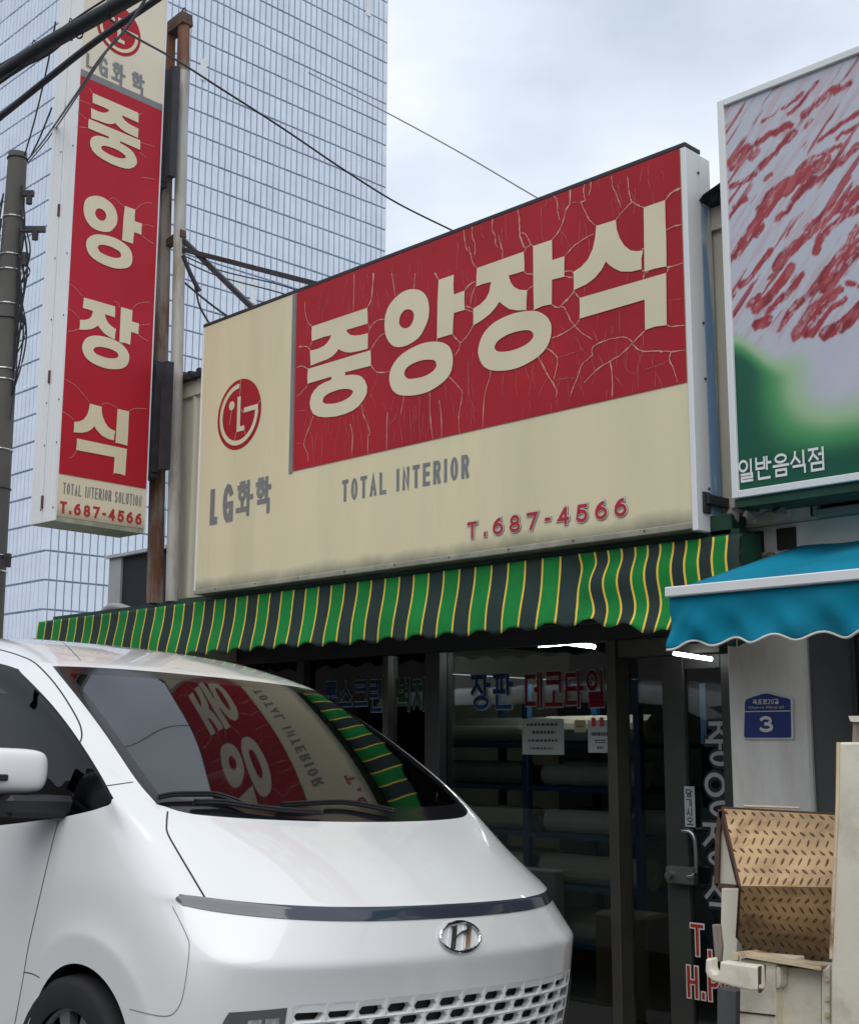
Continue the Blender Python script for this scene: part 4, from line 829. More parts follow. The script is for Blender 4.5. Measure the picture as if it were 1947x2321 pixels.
# restaurant light box with printed meat picture
BY = 5.10
ms = thing('meat_sign', 'large light box sign with a printed close up of marbled raw meat over green', 'sign', (-2, BY, 2.7))
a = onY(1652,245,BY); b = onY(1668,1120,BY); MX0 = (a.x+b.x)/2; MZ1 = 4.615; MZ0 = 2.735; MX1 = -1.25
q = MB(); q.bbox((MX0-.03,BY+.005,MZ0-.03),(MX1+.03,BY+.22,MZ1+.03),.004); q.build('box', m_alu, ms)
for nm, p0, p1 in (('frame',(MX0-.034,BY-.02,MZ0-.034),(MX0,BY+.003,MZ1+.034)),('frame',(MX0+.001,BY-.02,MZ1),(MX1,BY+.003,MZ1+.034)),('frame',(MX0+.001,BY-.02,MZ0-.034),(MX1,BY+.003,MZ0))):
    q = MB(); q.bbox(p0, p1, .003); q.build(nm, m_alu, ms)
q = MB(); q.box((MX0-.03,BY-.0,MZ0-.075),(MX1,BY+.2,MZ0-.036)); q.build('under_trim', m_dkgreen, ms)
# print: a colour image computed on a fine grid and stored as vertex colours
step = .0062; nx = int((MX1-MX0)/step); nz = int((MZ1-MZ0)/step)
gx, gz_ = np.meshgrid(np.linspace(MX0, MX1, nx+1), np.linspace(MZ0, MZ1, nz+1), indexing='ij')
def vnoise(x, y, seed):
    r = np.random.default_rng(seed); T = r.random((64,64)); xi = np.floor(x).astype(int); yi = np.floor(y).astype(int); fx = x-xi; fy = y-yi
    fx = fx*fx*(3-2*fx); fy = fy*fy*(3-2*fy); t = lambda a, b: T[a % 64, b % 64]
    return (t(xi,yi)*(1-fx)+t(xi+1,yi)*fx)*(1-fy)+(t(xi,yi+1)*(1-fx)+t(xi+1,yi+1)*fx)*fy
def fb(x, y, seed, o=4): return sum(vnoise(x*2**k, y*2**k, seed+k)/2**k for k in range(o))/sum(1/2**k for k in range(o))
f8 = lambda x, y: (1500+x*447/816, 100+y*1150/2100)
STK = '''293,500 340,450 360,440 w17;395,415 450,375 530,335 w11;370,470 400,440 w9;360,560 430,490 545,365 w11;290,590 340,570 w8;300,680 350,640 w7;420,690 470,630 530,580 w24;480,720 500,700 w10;520,690 560,620 640,560 w11;560,530 620,480 740,420 w8;560,560 680,480 w18;600,600 700,520 810,420 w9;590,295 650,235 720,185 w12;640,240 780,165 w6;590,345 620,315 w5;520,290 560,260 640,160 w6;500,270 580,210 w6;420,320 470,290 w4;305,870 350,800 400,730 w16;390,790 410,760 w14;330,1000 390,940 450,855 w10;480,920 540,850 605,790 w18;610,770 680,710 750,660 w20;740,680 816,610 w20;680,780 720,740 816,680 w10;640,860 660,800 w13;365,1080 400,1050 w10;395,1095 450,1040 530,930 w17;440,1110 500,1050 580,960 w11;395,1160 435,1145 w17;510,1150 560,1080 640,1000 816,760 w11;560,1200 640,1100 700,1040 w21;680,1010 750,920 816,830 w20;700,1040 740,1020 w10;620,1200 700,1100 760,1060 w9;680,1200 760,1150 816,1090 w20;490,1190 510,1150 w7;590,1210 610,1190 w10;770,990 810,1000 w8;430,560 450,540 w5;560,640 650,570 w5;650,400 816,280 w8;720,390 810,340 w5;440,970 500,930 w4;620,540 700,470 w4'''
ca, sa = math.cos(math.radians(47)), math.sin(math.radians(47)); al_ = gx*ca+gz_*sa; ac = -gx*sa+gz_*ca
edgen = (fb(al_*11, ac*75, 51)-.5)*.026
red = np.zeros_like(gx); wx = (fb(gx*26,gz_*26,3)-.5)*.016; wz = (fb(gx*26+9,gz_*26,8)-.5)*.016
for it in STK.split(';'):
    pts = it.split(); w_ = float(pts[-1][1:])*.00165; P = [onY(*f8(*[float(v) for v in p.split(',')]), BY) for p in pts[:-1]]
    P = cr(P, 4) if len(P) > 2 else P
    dmin = np.full_like(gx, 9.0)
    for i in range(len(P)-1):
        ax, az, bx_, bz = P[i].x, P[i].z, P[i+1].x, P[i+1].z; L2 = (bx_-ax)**2+(bz-az)**2+1e-9
        t = np.clip(((gx+wx-ax)*(bx_-ax)+(gz_+wz-az)*(bz-az))/L2, 0, 1)
        dmin = np.minimum(dmin, np.hypot(gx+wx-ax-t*(bx_-ax), gz_+wz-az-t*(bz-az)))
    red = np.maximum(red, np.clip((w_-dmin+edgen)/.007+.5, 0, 1))
# rotated grain along the slice direction
ca, sa = math.cos(math.radians(47)), math.sin(math.radians(47)); al_ = gx*ca+gz_*sa; ac = -gx*sa+gz_*ca
grain = fb(al_*7, ac*42, 21); fat = np.clip((fb(al_*26, ac*95, 31)-.60)/.05, 0, 1)
red *= (1-.6*fat*np.clip((fb(gx*9,gz_*9,61)-.42)/.12,0,1)); pink = np.clip((grain-.52)/.12, 0, 1)*.55
lng = np.clip((fb(al_*2.6, ac*40, 91)-.585)/.03, 0, 1)*np.clip((fb(gx*3.2, gz_*3.2, 95)-.42)/.1, 0, 1)
top = np.clip((gz_-onY(1745,800,BY).z)/.06, 0, 1)
bgx = np.stack([np.full_like(gx,.49)+.06*(grain-.5), np.full_like(gx,.50)+.05*(grain-.5), np.full_like(gx,.565)+.04*(grain-.5)], -1)
def mixc(a, c, m): return a*(1-m[...,None])+np.array(c)*m[...,None]
img = mixc(bgx, (.40,.16,.18), pink*top*.5)
red = np.maximum(red, lng*top*.9)
img = mixc(img, (.33,.014,.024), red*.97); img = mixc(img, (.18,.008,.014), red*np.clip((grain-.5)/.1,0,1)*.7); img = mixc(img, (.50,.16,.16), red*np.clip((fb(al_*14,ac*50,77)-.55)/.1,0,1)*.4)
# green vignette of the lower left
def sst(a, b, x): t = np.clip((x-a)/(b-a), 0, 1); return t*t*(3-2*t)
zrel = (gz_-MZ0)/(MZ1-MZ0); xrel = gx-MX0
edge = sst(.425, .325, zrel + .06*sst(0,.25,xrel) + .02*np.sin(xrel*9))
gl = sst(.50, .02, xrel)*edge; gb = sst(.23, .02, zrel)
gm = np.clip(1-(1-gl)*(1-gb), 0, 1)
lite = mixc(img, (.34,.50,.30), sst(0,.42,gm)); img = mixc(lite, (.06,.28,.10), sst(.35,.75,gm)); img = mixc(img, (.003,.085,.045), sst(.68,1,gm))
me = bpy.data.meshes.new('print'); V = [(x, BY-.004, z) for x, z in zip(gx.ravel(), gz_.ravel())]
ii, jj = np.meshgrid(np.arange(nx), np.arange(nz), indexing='ij'); i0 = (ii*(nz+1)+jj).ravel()
me.from_pydata(V, [], np.stack([i0, i0+nz+1, i0+nz+2, i0+1], -1).tolist())
ca_ = me.color_attributes.new('Col', 'FLOAT_COLOR', 'POINT'); ca_.data.foreach_set('color', np.concatenate([img.reshape(-1,3), np.ones((img.shape[0]*img.shape[1],1))], 1).astype(np.float32).ravel())
m_print = bpy.data.materials.new('printed film'); m_print.use_nodes = True; n_ = m_print.node_tree; at_ = n_.nodes.new('ShaderNodeVertexColor'); at_.layer_name = 'Col'
n_.links.new(at_.outputs[0], n_.nodes['Principled BSDF'].inputs['Base Color']); n_.nodes['Principled BSDF'].inputs['Roughness'].default_value = .3
me.materials.append(m_print); o = bpy.data.objects.new('print', me); COL.objects.link(o); o.parent = ms; o.matrix_parent_inverse = Matrix.Translation(ms.location).inverted()
a = onY(1676,1085,BY); b = onY(1876,1060,BY); t1 = onY(1690,1062,BY).z
hh = .105; zb = MZ0+.035; wl = (b.x-a.x)/5
mb = MB()
for i, ch in enumerate('일반음식점'): lettering(ch, lambda x, y, i=i: Vector((a.x+i*wl+x*wl*.93, BY, zb+y*hh)), (0,-1,0), .056, 1, lift=.0075, mb=mb)
mb.build('lettering', m_white, ms)

# house number plate on the pillar
zp = lambda x, y: onY(1450+x*.2856, 1150+y*.2856, 5.59)
pl = thing('number_plate', 'blue house shaped address plate with white number 3 on the white pillar', 'plate', tuple(zp(1015,1700)))
shape = [(828,1838),(1208,1838),(1218,1828),(1212,1520),(1195,1505),(1120,1490),(1040,1468),(1005,1464),(970,1468),(900,1490),(840,1512),(826,1530),(818,1825)]
sc = lambda k, l: [Vector(((zp(x,y)-zp(1015,1680)).x*k, 0, (zp(x,y)-zp(1015,1680)).z*k))+Vector((zp(1015,1680).x, 5.585-l, zp(1015,1680).z)) for x, y in shape]
q = MB(); q.prism(sc(1,0), (0,.0125,0)); q.build('backing', m_white, pl)
q = MB(); q.flat([sc(.935,.002)]); q.build('blue_face', m_plate, pl)
a = zp(832,1622); b = zp(1195,1622); q = MB(); q.box((a.x,5.5805,a.z-.002),(b.x,5.5825,a.z+.0025)); q.build('divider', m_white, pl)
a = zp(960,1785); b = zp(1062,1655); hh = b.z-a.z
lettering('3', lambda x, y: Vector((a.x+x*hh, 5.583, a.z+y*hh)), (0,-1,0), .10, 1, wid=[(b.x-a.x)/hh], lift=.003).build('lettering', m_white, pl)
a = zp(903,1565); b = zp(1110,1520); hh = b.z-a.z; n6 = '옥포로20길'; wr = [1,1,1,.6,.6,1]; tot = (b.x-a.x)/hh; cwid = tot/(sum(wr)+.12*5)
lettering(n6, lambda x, y: Vector((a.x+x*hh, 5.583, a.z+y*hh)), (0,-1,0), .07, .12*cwid, wid=[w_*cwid for w_ in wr], lift=.003).build('lettering', m_white, pl)
cu = bpy.data.curves.new('small', 'FONT'); cu.body = '(Okpo-ro 20(isip)-gil)'; cu.size = 1; to = bpy.data.objects.new('small', cu); COL.objects.link(to)
bpy.context.view_layer.update(); me = bpy.data.meshes.new_from_object(to.evaluated_get(bpy.context.evaluated_depsgraph_get())); bpy.data.objects.remove(to)
co = [v.co.copy() for v in me.vertices]; fx = [tuple(p.vertices) for p in me.polygons]; xs_ = [c.x for c in co]; ys_ = [c.y for c in co]
a = zp(868,1602); b = zp(1150,1575); q = MB()
q.add([(a.x+(c.x-min(xs_))/(max(xs_)-min(xs_))*(b.x-a.x), 5.58, a.z+(c.y-min(ys_))/(max(ys_)-min(ys_))*(b.z-a.z)) for c in co], fx); q.build('lettering', m_white, pl)
# ================================================================== white van
van = thing('parked_van', 'white one box van with wide dark windscreen and thin light bar parked before the shop', 'van', (-3.226, 3.376, .05))
van.rotation_euler = (-math.radians(2.5), 0, 0)
VM = Matrix.LocRotScale(van.location, van.rotation_euler, None); VI = VM.inverted()
def vb(mb, name, mats, par=None, smooth=True):
    """body-space (u, v right, w) -> object under the van"""
    mb.v = [(a, -b, c) for a, b, c in mb.v]; mb.f = [f[::-1] for f in mb.f]
    o = mb.build(name, mats, None, smooth=smooth); o.parent = par or van; return o
m_paint = mat('white car paint', (.73,.735,.73), .34, var=.02, scale=2, spec=.5, coat=1.0)
m_wglass = glass('windscreen', (.16,.19,.20), 1.7, .025); m_sglass = glass('privacy glass', (.055,.06,.065), 1.33)
m_frit = mat('black ceramic edge', (.008,.008,.01), .12, var=.1); m_trim = mat('black trim', (.015,.015,.017), .45, var=.15)
m_soft = mat('soft gap', (.22,.22,.23), .8); m_gap = mat('panel gap', (.03,.03,.032), .8); m_bar = mat('smoked light bar', (.035,.045,.065), .12, var=.15, scale=3, coat=1)
m_chrome = mat('chrome', (.72,.73,.75), .08, metal=1, var=.02); m_tyre = mat('tyre', (.015,.015,.016), .8, var=.2); m_rim = mat('rim', (.30,.31,.32), .35, metal=.7)
m_cab = mat('cabin charcoal', (.022,.022,.024), .7, var=.15)
C0 = [(-.17,0,.22),(-.10,0,.45),(-.084,0,.69),(-.052,0,.82),(-.088,0,.945),(-.103,0,.985),(-.37,0,1.135),(-.628,0,1.246),(-.97,0,1.452),(-1.29,0,1.652),(-1.60,0,1.848)]
R = [
 [C0[0],(-.18,.36,.22),(-.26,.64,.22),(-.40,.84,.23),(-.45,.945,.24),(-.49,.965,.25),(-.545,.98,.585),(-.70,.986,.738),(-.93,.988,.785),(-1.165,.988,.68),(-1.285,.986,.25)],
 [C0[1],(-.122,.36,.45),(-.165,.64,.45),(-.26,.84,.45),(-.335,.925,.45),(-.43,.965,.46),(-.465,.98,.69),(-.665,.99,.835),(-.93,.992,.880),(-1.20,.991,.775),(-1.292,.988,.46)],
 [C0[2],(-.103,.36,.69),(-.142,.63,.695),(-.218,.82,.70),(-.285,.918,.71),(-.395,.96,.72),(-.48,.972,.80),(-.68,.976,.885),(-.93,.980,.925),(-1.16,.982,.87),(-1.255,.984,.72)],
 [C0[3],(-.070,.36,.82),(-.110,.63,.822),(-.190,.815,.828),(-.288,.915,.845),(-.405,.95,.865),(-.53,.963,.905),(-.71,.970,.945),(-.93,.976,.97),(-1.12,.979,.945),(-1.235,.982,.86)],
 [C0[4],(-.104,.36,.948),(-.168,.62,.957),(-.300,.805,.972),(-.462,.918,.992),(-.56,.944,.995),(-.64,.956,1.005),(-.77,.966,1.02),(-.945,.972,1.025),(-1.10,.976,1.01),(-1.215,.979,.97)],
 [C0[5],(-.118,.36,.986),(-.184,.62,.994),(-.318,.803,1.007),(-.478,.914,1.026),(-.585,.940,1.032),(-.67,.951,1.042),(-.80,.962,1.055),(-.955,.968,1.06),(-1.10,.972,1.055),(-1.205,.976,1.03)],
 [C0[6],(-.385,.36,1.138),(-.445,.62,1.146),(-.555,.815,1.140),(-.69,.898,1.165),(-.75,.920,1.170),(-.81,.934,1.168),(-.90,.946,1.163),(-.99,.954,1.157),(-1.11,.960,1.15),(-1.195,.965,1.14)],
 [C0[7],(-.643,.35,1.250),(-.682,.61,1.260),(-.752,.833,1.277),(-.852,.917,1.298),(-.925,.919,1.285),(-.965,.928,1.270),(-1.02,.937,1.258),(-1.08,.942,1.247),(-1.14,.947,1.236),(-1.19,.950,1.228)],
 [C0[8],(-.985,.35,1.452),(-1.025,.61,1.452),(-1.065,.805,1.464),(-1.115,.893,1.466),(-1.175,.896,1.474),(-1.23,.896,1.478),(-1.29,.896,1.478),(-1.35,.896,1.478),(-1.42,.896,1.478),(-1.49,.896,1.478)],
 [C0[9],(-1.310,.33,1.652),(-1.36,.575,1.652),(-1.42,.768,1.656),(-1.475,.85,1.655),(-1.55,.852,1.66),(-1.615,.852,1.663),(-1.685,.852,1.665),(-1.76,.852,1.665),(-1.84,.852,1.665),(-1.92,.852,1.665)],
 [C0[10],(-1.635,.30,1.850),(-1.69,.55,1.848),(-1.77,.728,1.842),(-1.92,.806,1.824),(-2.04,.802,1.846),(-2.13,.80,1.857),(-2.22,.80,1.865),(-2.32,.80,1.871),(-2.43,.80,1.876),(-2.55,.80,1.880)]]
for i, (lo, vv) in enumerate([(.22,.986),(.42,.990),(.62,.988),(.80,.984),(.915,.981),(.985,.977),(1.08,.968),(1.165,.963),(1.455,.898),(1.665,.852),(1.888,.80)]):
    top = [1.165,1.12,1.11,1.10,1.10]
    for j, uu in enumerate((-1.75,-2.35,-3.2,-4.2,-5.08)):
        w_ = lo if i < 7 else (top[j] if i == 7 else lo)
        us = uu - (max(0,(i-7))*.32 if j < 2 else (.18*max(0,i-7) if j == 2 else 0))
        if i == 10: us = (-2.85,-3.25,-3.75,-4.4,-5.0)[j]
        R[i].append((us, vv, w_ if i < 5 or j == 0 or i >= 7 else w_+.0))
for i_, d_ in ((8,.017),(9,.017)):
    for j_ in range(4): a_ = R[i_][j_]; R[i_][j_] = (a_[0]+d_*.53, a_[1], a_[2]+d_*.85)
NC = len(R[0])
verts, faces, midx = [], [], []
def V(p): verts.append(p); return len(verts)-1
idx = [[V(p) for p in row] for row in R]
def panel(i, j):
    if i <= 3: return 1 if j <= 4 else (2 if j <= 9 else (3 if j <= 11 else 4))
    if i == 4: return 8 if j <= 3 else (2 if j <= 9 else (3 if j <= 11 else 4))
    if i in (5,6): return 0 if j <= 2 else (2 if j <= 9 else (3 if j <= 11 else 4))
    return 6 if j <= 2 else (9 if j == 3 else 7)
for i in range(10):
    for j in range(NC-1): faces.append((idx[i][j], idx[i][j+1], idx[i+1][j+1], idx[i+1][j])); midx.append(panel(i,j))
rc = lambda u: float(np.interp(-u, [1.60,1.85,2.2,2.6,3.1,4.0,5.1], [1.848,1.918,1.995,2.038,2.055,2.05,2.02]))
roof = []
ust = [R[10][j][0] for j in range(4, NC)]
for i, (vv, dr, sh) in enumerate(((0,0,.20),(.32,.006,.17),(.55,.020,.10),(.705,.046,.02))):
    row = []
    for k, u0 in enumerate(ust):
        u_ = u0 + sh*max(0, 1-k/6) + (.02 if i == 3 else 0); row.append(V((u_, vv*(1 if k < 9 else 1), rc(u_)-dr)))
    roof.append(row)
for i in range(3):
    faces.append((idx[10][i], idx[10][i+1], roof[i+1][0], roof[i][0])); midx.append(5)
    for k in range(len(ust)-1): faces.append((roof[i][k], roof[i+1][k], roof[i+1][k+1], roof[i][k+1])); midx.append(5)
faces.append((idx[10][3], idx[10][4], roof[3][0])); midx.append(5)
for k in range(len(ust)-1): faces.append((roof[3][k], idx[10][4+k], idx[10][5+k], roof[3][k+1])); midx.append(5)
# mirror
n0 = len(verts); mm = {}
for k in range(n0):
    u_, v_, w_ = verts[k]
    if abs(v_) < 1e-6: mm[k] = k
    else: verts.append((u_, -v_, w_)); mm[k] = len(verts)-1
for f, m_ in list(zip(faces, midx)): faces.append(tuple(mm[k] for k in f[::-1])); midx.append(m_)
me = bpy.data.meshes.new('cage'); me.from_pydata([(a,-b,c) for a,b,c in verts], [], [f[::-1] for f in faces])
for _ in range(12): me.materials.append(m_paint)
me.polygons.foreach_set('material_index', midx)
bm = bmesh.new(); bm.from_mesh(me); bmesh.ops.recalc_face_normals(bm, faces=bm.faces[:])
cl_ = bm.edges.layers.float.new('crease_edge')
KE = {}
for row, val in ((3,.97),(4,.9),(5,.9),(7,.55),(10,.35)):
    lim = 4 if row in (3,4,5) else (3 if row == 7 else 4)
    for j in range(lim):
        KE[frozenset((idx[row][j], idx[row][j+1]))] = val; KE[frozenset((mm[idx[row][j]], mm[idx[row][j+1]]))] = val
for j in range(4, NC-1):
    for row, val in ((7,.5),(10,.5)):
        KE[frozenset((idx[row][j], idx[row][j+1]))] = val; KE[frozenset((mm[idx[row][j]], mm[idx[row][j+1]]))] = val
for i in range(4,5):
    KE[frozenset((idx[i][4], idx[i+1][4]))] = .9; KE[frozenset((mm[idx[i][4]], mm[idx[i+1][4]]))] = .9
for i in range(7,10):
    for j in (3,4):
        KE[frozenset((idx[i][j], idx[i+1][j]))] = .45; KE[frozenset((mm[idx[i][j]], mm[idx[i+1][j]]))] = .45
for j in range(5, 10):   # arch flare lip
    KE[frozenset((idx[1][j], idx[1][j+1]))] = .45; KE[frozenset((mm[idx[1][j]], mm[idx[1][j+1]]))] = .45
for e in bm.edges: e[cl_] = KE.get(frozenset(v.index for v in e.verts), 0.0)
bm.to_mesh(me); bm.free()
to = bpy.data.objects.new('cage', me); COL.objects.link(to); md = to.modifiers.new('s','SUBSURF'); md.levels = 3; md.render_levels = 3; md.subdivision_type = 'CATMULL_CLARK'
bpy.context.view_layer.update(); ev = to.evaluated_get(bpy.context.evaluated_depsgraph_get()); sm_ = bpy.data.meshes.new_from_object(ev); bpy.data.objects.remove(to)
SV = np.zeros(len(sm_.vertices)*3); sm_.vertices.foreach_get('co', SV); SV = SV.reshape(-1,3)
SN = np.zeros(len(sm_.vertices)*3); sm_.vertices.foreach_get('normal', SN); SN = SN.reshape(-1,3)
SF = [tuple(p.vertices) for p in sm_.polygons]; SMI = [p.material_index for p in sm_.polygons]; SC_ = [p.center.copy() for p in sm_.polygons]
BV = BVHTree.FromPolygons([Vector(v) for v in SV], SF)
def cast(px, py):
    """photo pixel -> point on the van body (van-local), normal"""
    o = VI @ EYE; d = (VI.to_3x3() @ ray(px, py)).normalized(); h = BV.ray_cast(o, d); return h[0], h[1]
def vcast(v, w, u0=.5):
    h = BV.ray_cast(Vector((u0,-v,w)), Vector((-1,0,0))); return h[0], h[1]
def sub(name, sel, mats, off=0.0, par=None, mfun=None, parent=True):
    used = {}; vs = []; fs = []; mi = []
    for k, f in enumerate(SF):
        if not sel(k): continue
        t = []
        for i in f:
            if i not in used: used[i] = len(vs); vs.append(tuple(SV[i]+SN[i]*off))
            t.append(used[i])
        fs.append(t); mi.append(mfun(k) if mfun else 0)
    me = bpy.data.meshes.new(name); me.from_pydata(vs, [], fs)
    for m in (mats if isinstance(mats, list) else [mats]): me.materials.append(m)
    me.polygons.foreach_set('material_index', mi); me.polygons.foreach_set('use_smooth', [True]*len(fs))
    # keep the whole body's smooth normals across panel borders
    nr = [None]*len(vs)
    for i, q in used.items(): nr[q] = tuple(SN[i])
    me.normals_split_custom_set_from_vertices(nr)
    o = bpy.data.objects.new(name, me); COL.objects.link(o); o.parent = par or van; return o
GR = lambda c: -.645 < c.y < .80 and .30 < c.z < .684
right = lambda k: SC_[k].y < 0
sub('hood', lambda k: SMI[k] == 0, m_paint)
sub('bumper', lambda k: SMI[k] == 1 and not GR(SC_[k]), m_paint)
sub('fender', lambda k: SMI[k] in (2,) and right(k), m_paint); sub('fender', lambda k: SMI[k] == 2 and not right(k), m_paint)
dr = sub('door', lambda k: SMI[k] == 3 and right(k), m_paint); sub('door', lambda k: SMI[k] == 3 and not right(k), m_paint)
rw = lambda k: (SC_[k].x+4.215)**2+(SC_[k].z-.36)**2 < .40**2
sub('side_body', lambda k: SMI[k] == 4 and not rw(k), m_paint); sub('roof', lambda k: SMI[k] == 5, m_paint); sub('pillar', lambda k: SMI[k] == 9 and right(k), m_paint); sub('pillar', lambda k: SMI[k] == 9 and not right(k), m_paint)
def frit(k):
    c = SC_[k]; return 0
WK = [k for k in range(len(SF)) if SMI[k] == 6]
# windscreen with a black ceramic border: faces that touch the border ring
edge_v = set()
for k in range(len(SF)):
    if SMI[k] != 6: edge_v.update(SF[k])
ring1 = set(k for k in WK if any(i in edge_v for i in SF[k])); v1 = set(i for k in ring1 for i in SF[k])
ring2 = set(k for k in WK if any(i in v1 for i in SF[k]))
ws = sub('windscreen', lambda k: SMI[k] == 6 and k not in ring1 and k not in ring2, m_wglass)
sub('windscreen_edge', lambda k: k in ring1 or k in ring2, m_frit, par=ws)
swr = sub('side_window', lambda k: SMI[k] == 7 and right(k), m_sglass); swl = sub('side_window', lambda k: SMI[k] == 7 and not right(k), m_sglass)
sub('light_bar', lambda k: SMI[k] == 8, m_bar, off=.003)
shell = sub('inner_shell', lambda k: SMI[k] not in (6,7) and not GR(SC_[k]) and not (SMI[k] == 4 and rw(k)), m_cab, off=-.035)
gb_ = sub('grille_backing', lambda k: GR(SC_[k]), m_gap, off=-.045)
# panel gaps as dark recess lines following the body
zv = lambda x, y: (x/2.28, 1400+y/2.28)
def seam(pts, w_, name='panel_gap', f=zv, m=m_gap, lift=.0012, par=None, n=6):
    P = []
    raw = [f(*p) for p in pts]; raw = [(p.x, p.y) for p in cr([(a,b,0) for a,b in raw], n)]
    for a in raw:
        h, nn = cast(*a)
        if h is not None and (not P or (h-P[-1][0]).length < .25): P.append((h, nn))
    if len(P) < 2: return
    q = MB(); vs = []
    for i, (p, nn) in enumerate(P):
        t = (P[min(i+1,len(P)-1)][0]-P[max(i-1,0)][0]).normalized(); a = t.cross(nn).normalized()
        vs += [p-a*w_/2+nn*lift, p+a*w_/2+nn*lift]
    q.add(vs, [(2*i,2*i+1,2*i+3,2*i+2) for i in range(len(P)-1)]); o = q.build(name, m, None); o.parent = par or van
seam([(0,165),(100,195),(190,240),(300,360),(400,520),(425,600),(415,650)], .006)
seam([(550,870),(620,860),(690,850)], .0045)
seam([(305,1050),(270,1180),(200,1480),(150,1700),(125,1850),(80,2100)], .0045)
seam([(868,1002),(863,1060),(868,1115),(920,1210),(1000,1345),(1062,1450)], .006)
seam([(893,1492),(930,1565),(965,1640),(980,1690),(972,1800),(948,1950),(920,2020),(880,2055),(820,2057),(740,2040),(672,2022)], .003, m=m_soft)
seam([(125,1832),(170,1840),(208,1860)], .0035)
seam([(255,85),(340,140),(420,222)], .003)
zB = lambda x, y: (350+x*.56754, 1900+y*.56754)
# grille: brick rows of long hexagon holes with real depth
q = MB(); cwg, chg = .118, .0445; 
def gpt(v, w, d=0.0):
    h, nn = vcast(v, w)
    if h is None: return Vector((-.1-d,-v,w))
    return h + Vector((-d,0,0)) + nn*.002
for r_ in range(8):
    wc = .665 - r_*chg; nc = 10; off = (r_ % 2)*.5
    for c in range(-8, 7):
        v0 = (c-.5+off)*cwg; v1 = v0+cwg
        if v1 < -.80 or v0 > .64: continue
        v0c, v1c = max(v0,-.82), min(v1,.665)
        if v1c-v0c < .05: continue
        sq = 1.0; hx, hy = (v1c-v0c)/2*.86, chg/2*.70; vc = (v0c+v1c)/2
        out = [(v0c,wc),(v0c,wc+chg/2),(vc-hx*.72,wc+chg/2),(vc+hx*.72,wc+chg/2),(v1c,wc+chg/2),(v1c,wc),(v1c,wc-chg/2),(vc+hx*.72,wc-chg/2),(vc-hx*.72,wc-chg/2),(v0c,wc-chg/2)]
        inn = [(vc-hx,wc),(vc-hx*.9,wc+hy*.5),(vc-hx*.76,wc+hy),(vc+hx*.76,wc+hy),(vc+hx*.9,wc+hy*.5),(vc+hx,wc),(vc+hx*.9,wc-hy*.5),(vc+hx*.76,wc-hy),(vc-hx*.76,wc-hy),(vc-hx*.9,wc-hy*.5)]
        if r_ == 0: out = [(a_, b_+.016 if b_ > wc+.001 else b_) for a_, b_ in out]
        A = [gpt(*p) for p in out]; B = [gpt(*p, .004) for p in inn]; D = [gpt(*p, .03) for p in inn]
        for P_ in (A,B,D): pass
        q.add(A+B+D, [(i,(i+1)%10,10+(i+1)%10,10+i) for i in range(10)]+[(10+i,10+(i+1)%10,20+(i+1)%10,20+i) for i in range(10)])
o = q.build('grille', mat('white grille plastic', (.72,.73,.73), .4, var=.02), None); o.parent = van
# headlight
def patch(name, f, m, off, nu=14, nv=10, par=None):
    q = MB(); 
    for i in range(nu+1):
        for j in range(nv+1):
            v, w = f(i/nu, j/nv); h, nn = vcast(v, w); q.v.append(tuple(h+nn*off))
    for i in range(nu):
        for j in range(nv): q.f.append((i*(nv+1)+j,(i+1)*(nv+1)+j,(i+1)*(nv+1)+j+1,i*(nv+1)+j+1)); q.m.append(0)
    o = q.build(name, m, None, smooth=True); o.parent = par or van; return o
for s in (1,-1):
    f = lambda a, b, s=s: (s*((.67 if s > 0 else .83) + (.20 if s > 0 else .07)*a*(1-.30*(1-b)**2 - .16*b**4)), .44+.255*b - .01*a)
    hl = patch('headlight', f, mat('smoked lamp glass', (.10,.103,.108), .06, var=.1, coat=1), .004)
    m_refl = mat('lamp reflector', (.66,.67,.69), .25, metal=.7, var=.5, scale=45)
    for k, (a0, a1, b0, b1) in enumerate(((.07,.30,.12,.90),(.36,.58,.14,.90),(.64,.86,.22,.86))):
        for h_ in range(3):
            c0_, c1_ = b0+(b1-b0)*h_/3+.012, b0+(b1-b0)*(h_+1)/3-.012
            patch('reflector', lambda a, b, s=s, a0=a0, a1=a1, b0=c0_, b1=c1_: f(a0+(a1-a0)*a+.05*b, b0+(b1-b0)*b), m_refl, .0052+.002*(h_ % 2), 4, 4, par=hl)
# emblem on the nose: ring and slanted letter H
h0, nn = cast(1041, 2124); ex = Vector((0,-1,0)); ez = nn.cross(ex).normalized()
if ez.z < 0: ez = -ez
ex = ez.cross(nn).normalized()
EP = lambda a, b, l=.004: h0 + ex*(-a) + ez*b + nn*l
if (VM.to_3x3() @ (EP(1,0)-EP(0,0))).dot(_r) < 0: EP = lambda a, b, l=.004: h0 + ex*a + ez*b + nn*l
q = MB(); N = 40
q.tube([EP(.100*math.cos(2*math.pi*i/N), .051*math.sin(2*math.pi*i/N), .006) for i in range(N+1)], .0062, 8, cap=False)
hb = lambda pts: q.prism([EP(a*1.28,b*1.28,.003) for a,b in pts], nn*.007)
hb([(-.050,-.028),(-.030,-.031),(-.008,.031),(-.028,.029)]); hb([(.008,-.031),(.028,-.029),(.050,.028),(.030,.031)])
hb([(-.031,-.012),(-.010,.004),(.010,.010),(.031,.008),(.036,.020),(.005,.014),(-.012,.006),(-.030,-.002)])
o = q.build('badge', m_chrome, None); o.parent = van; autosmooth(o)
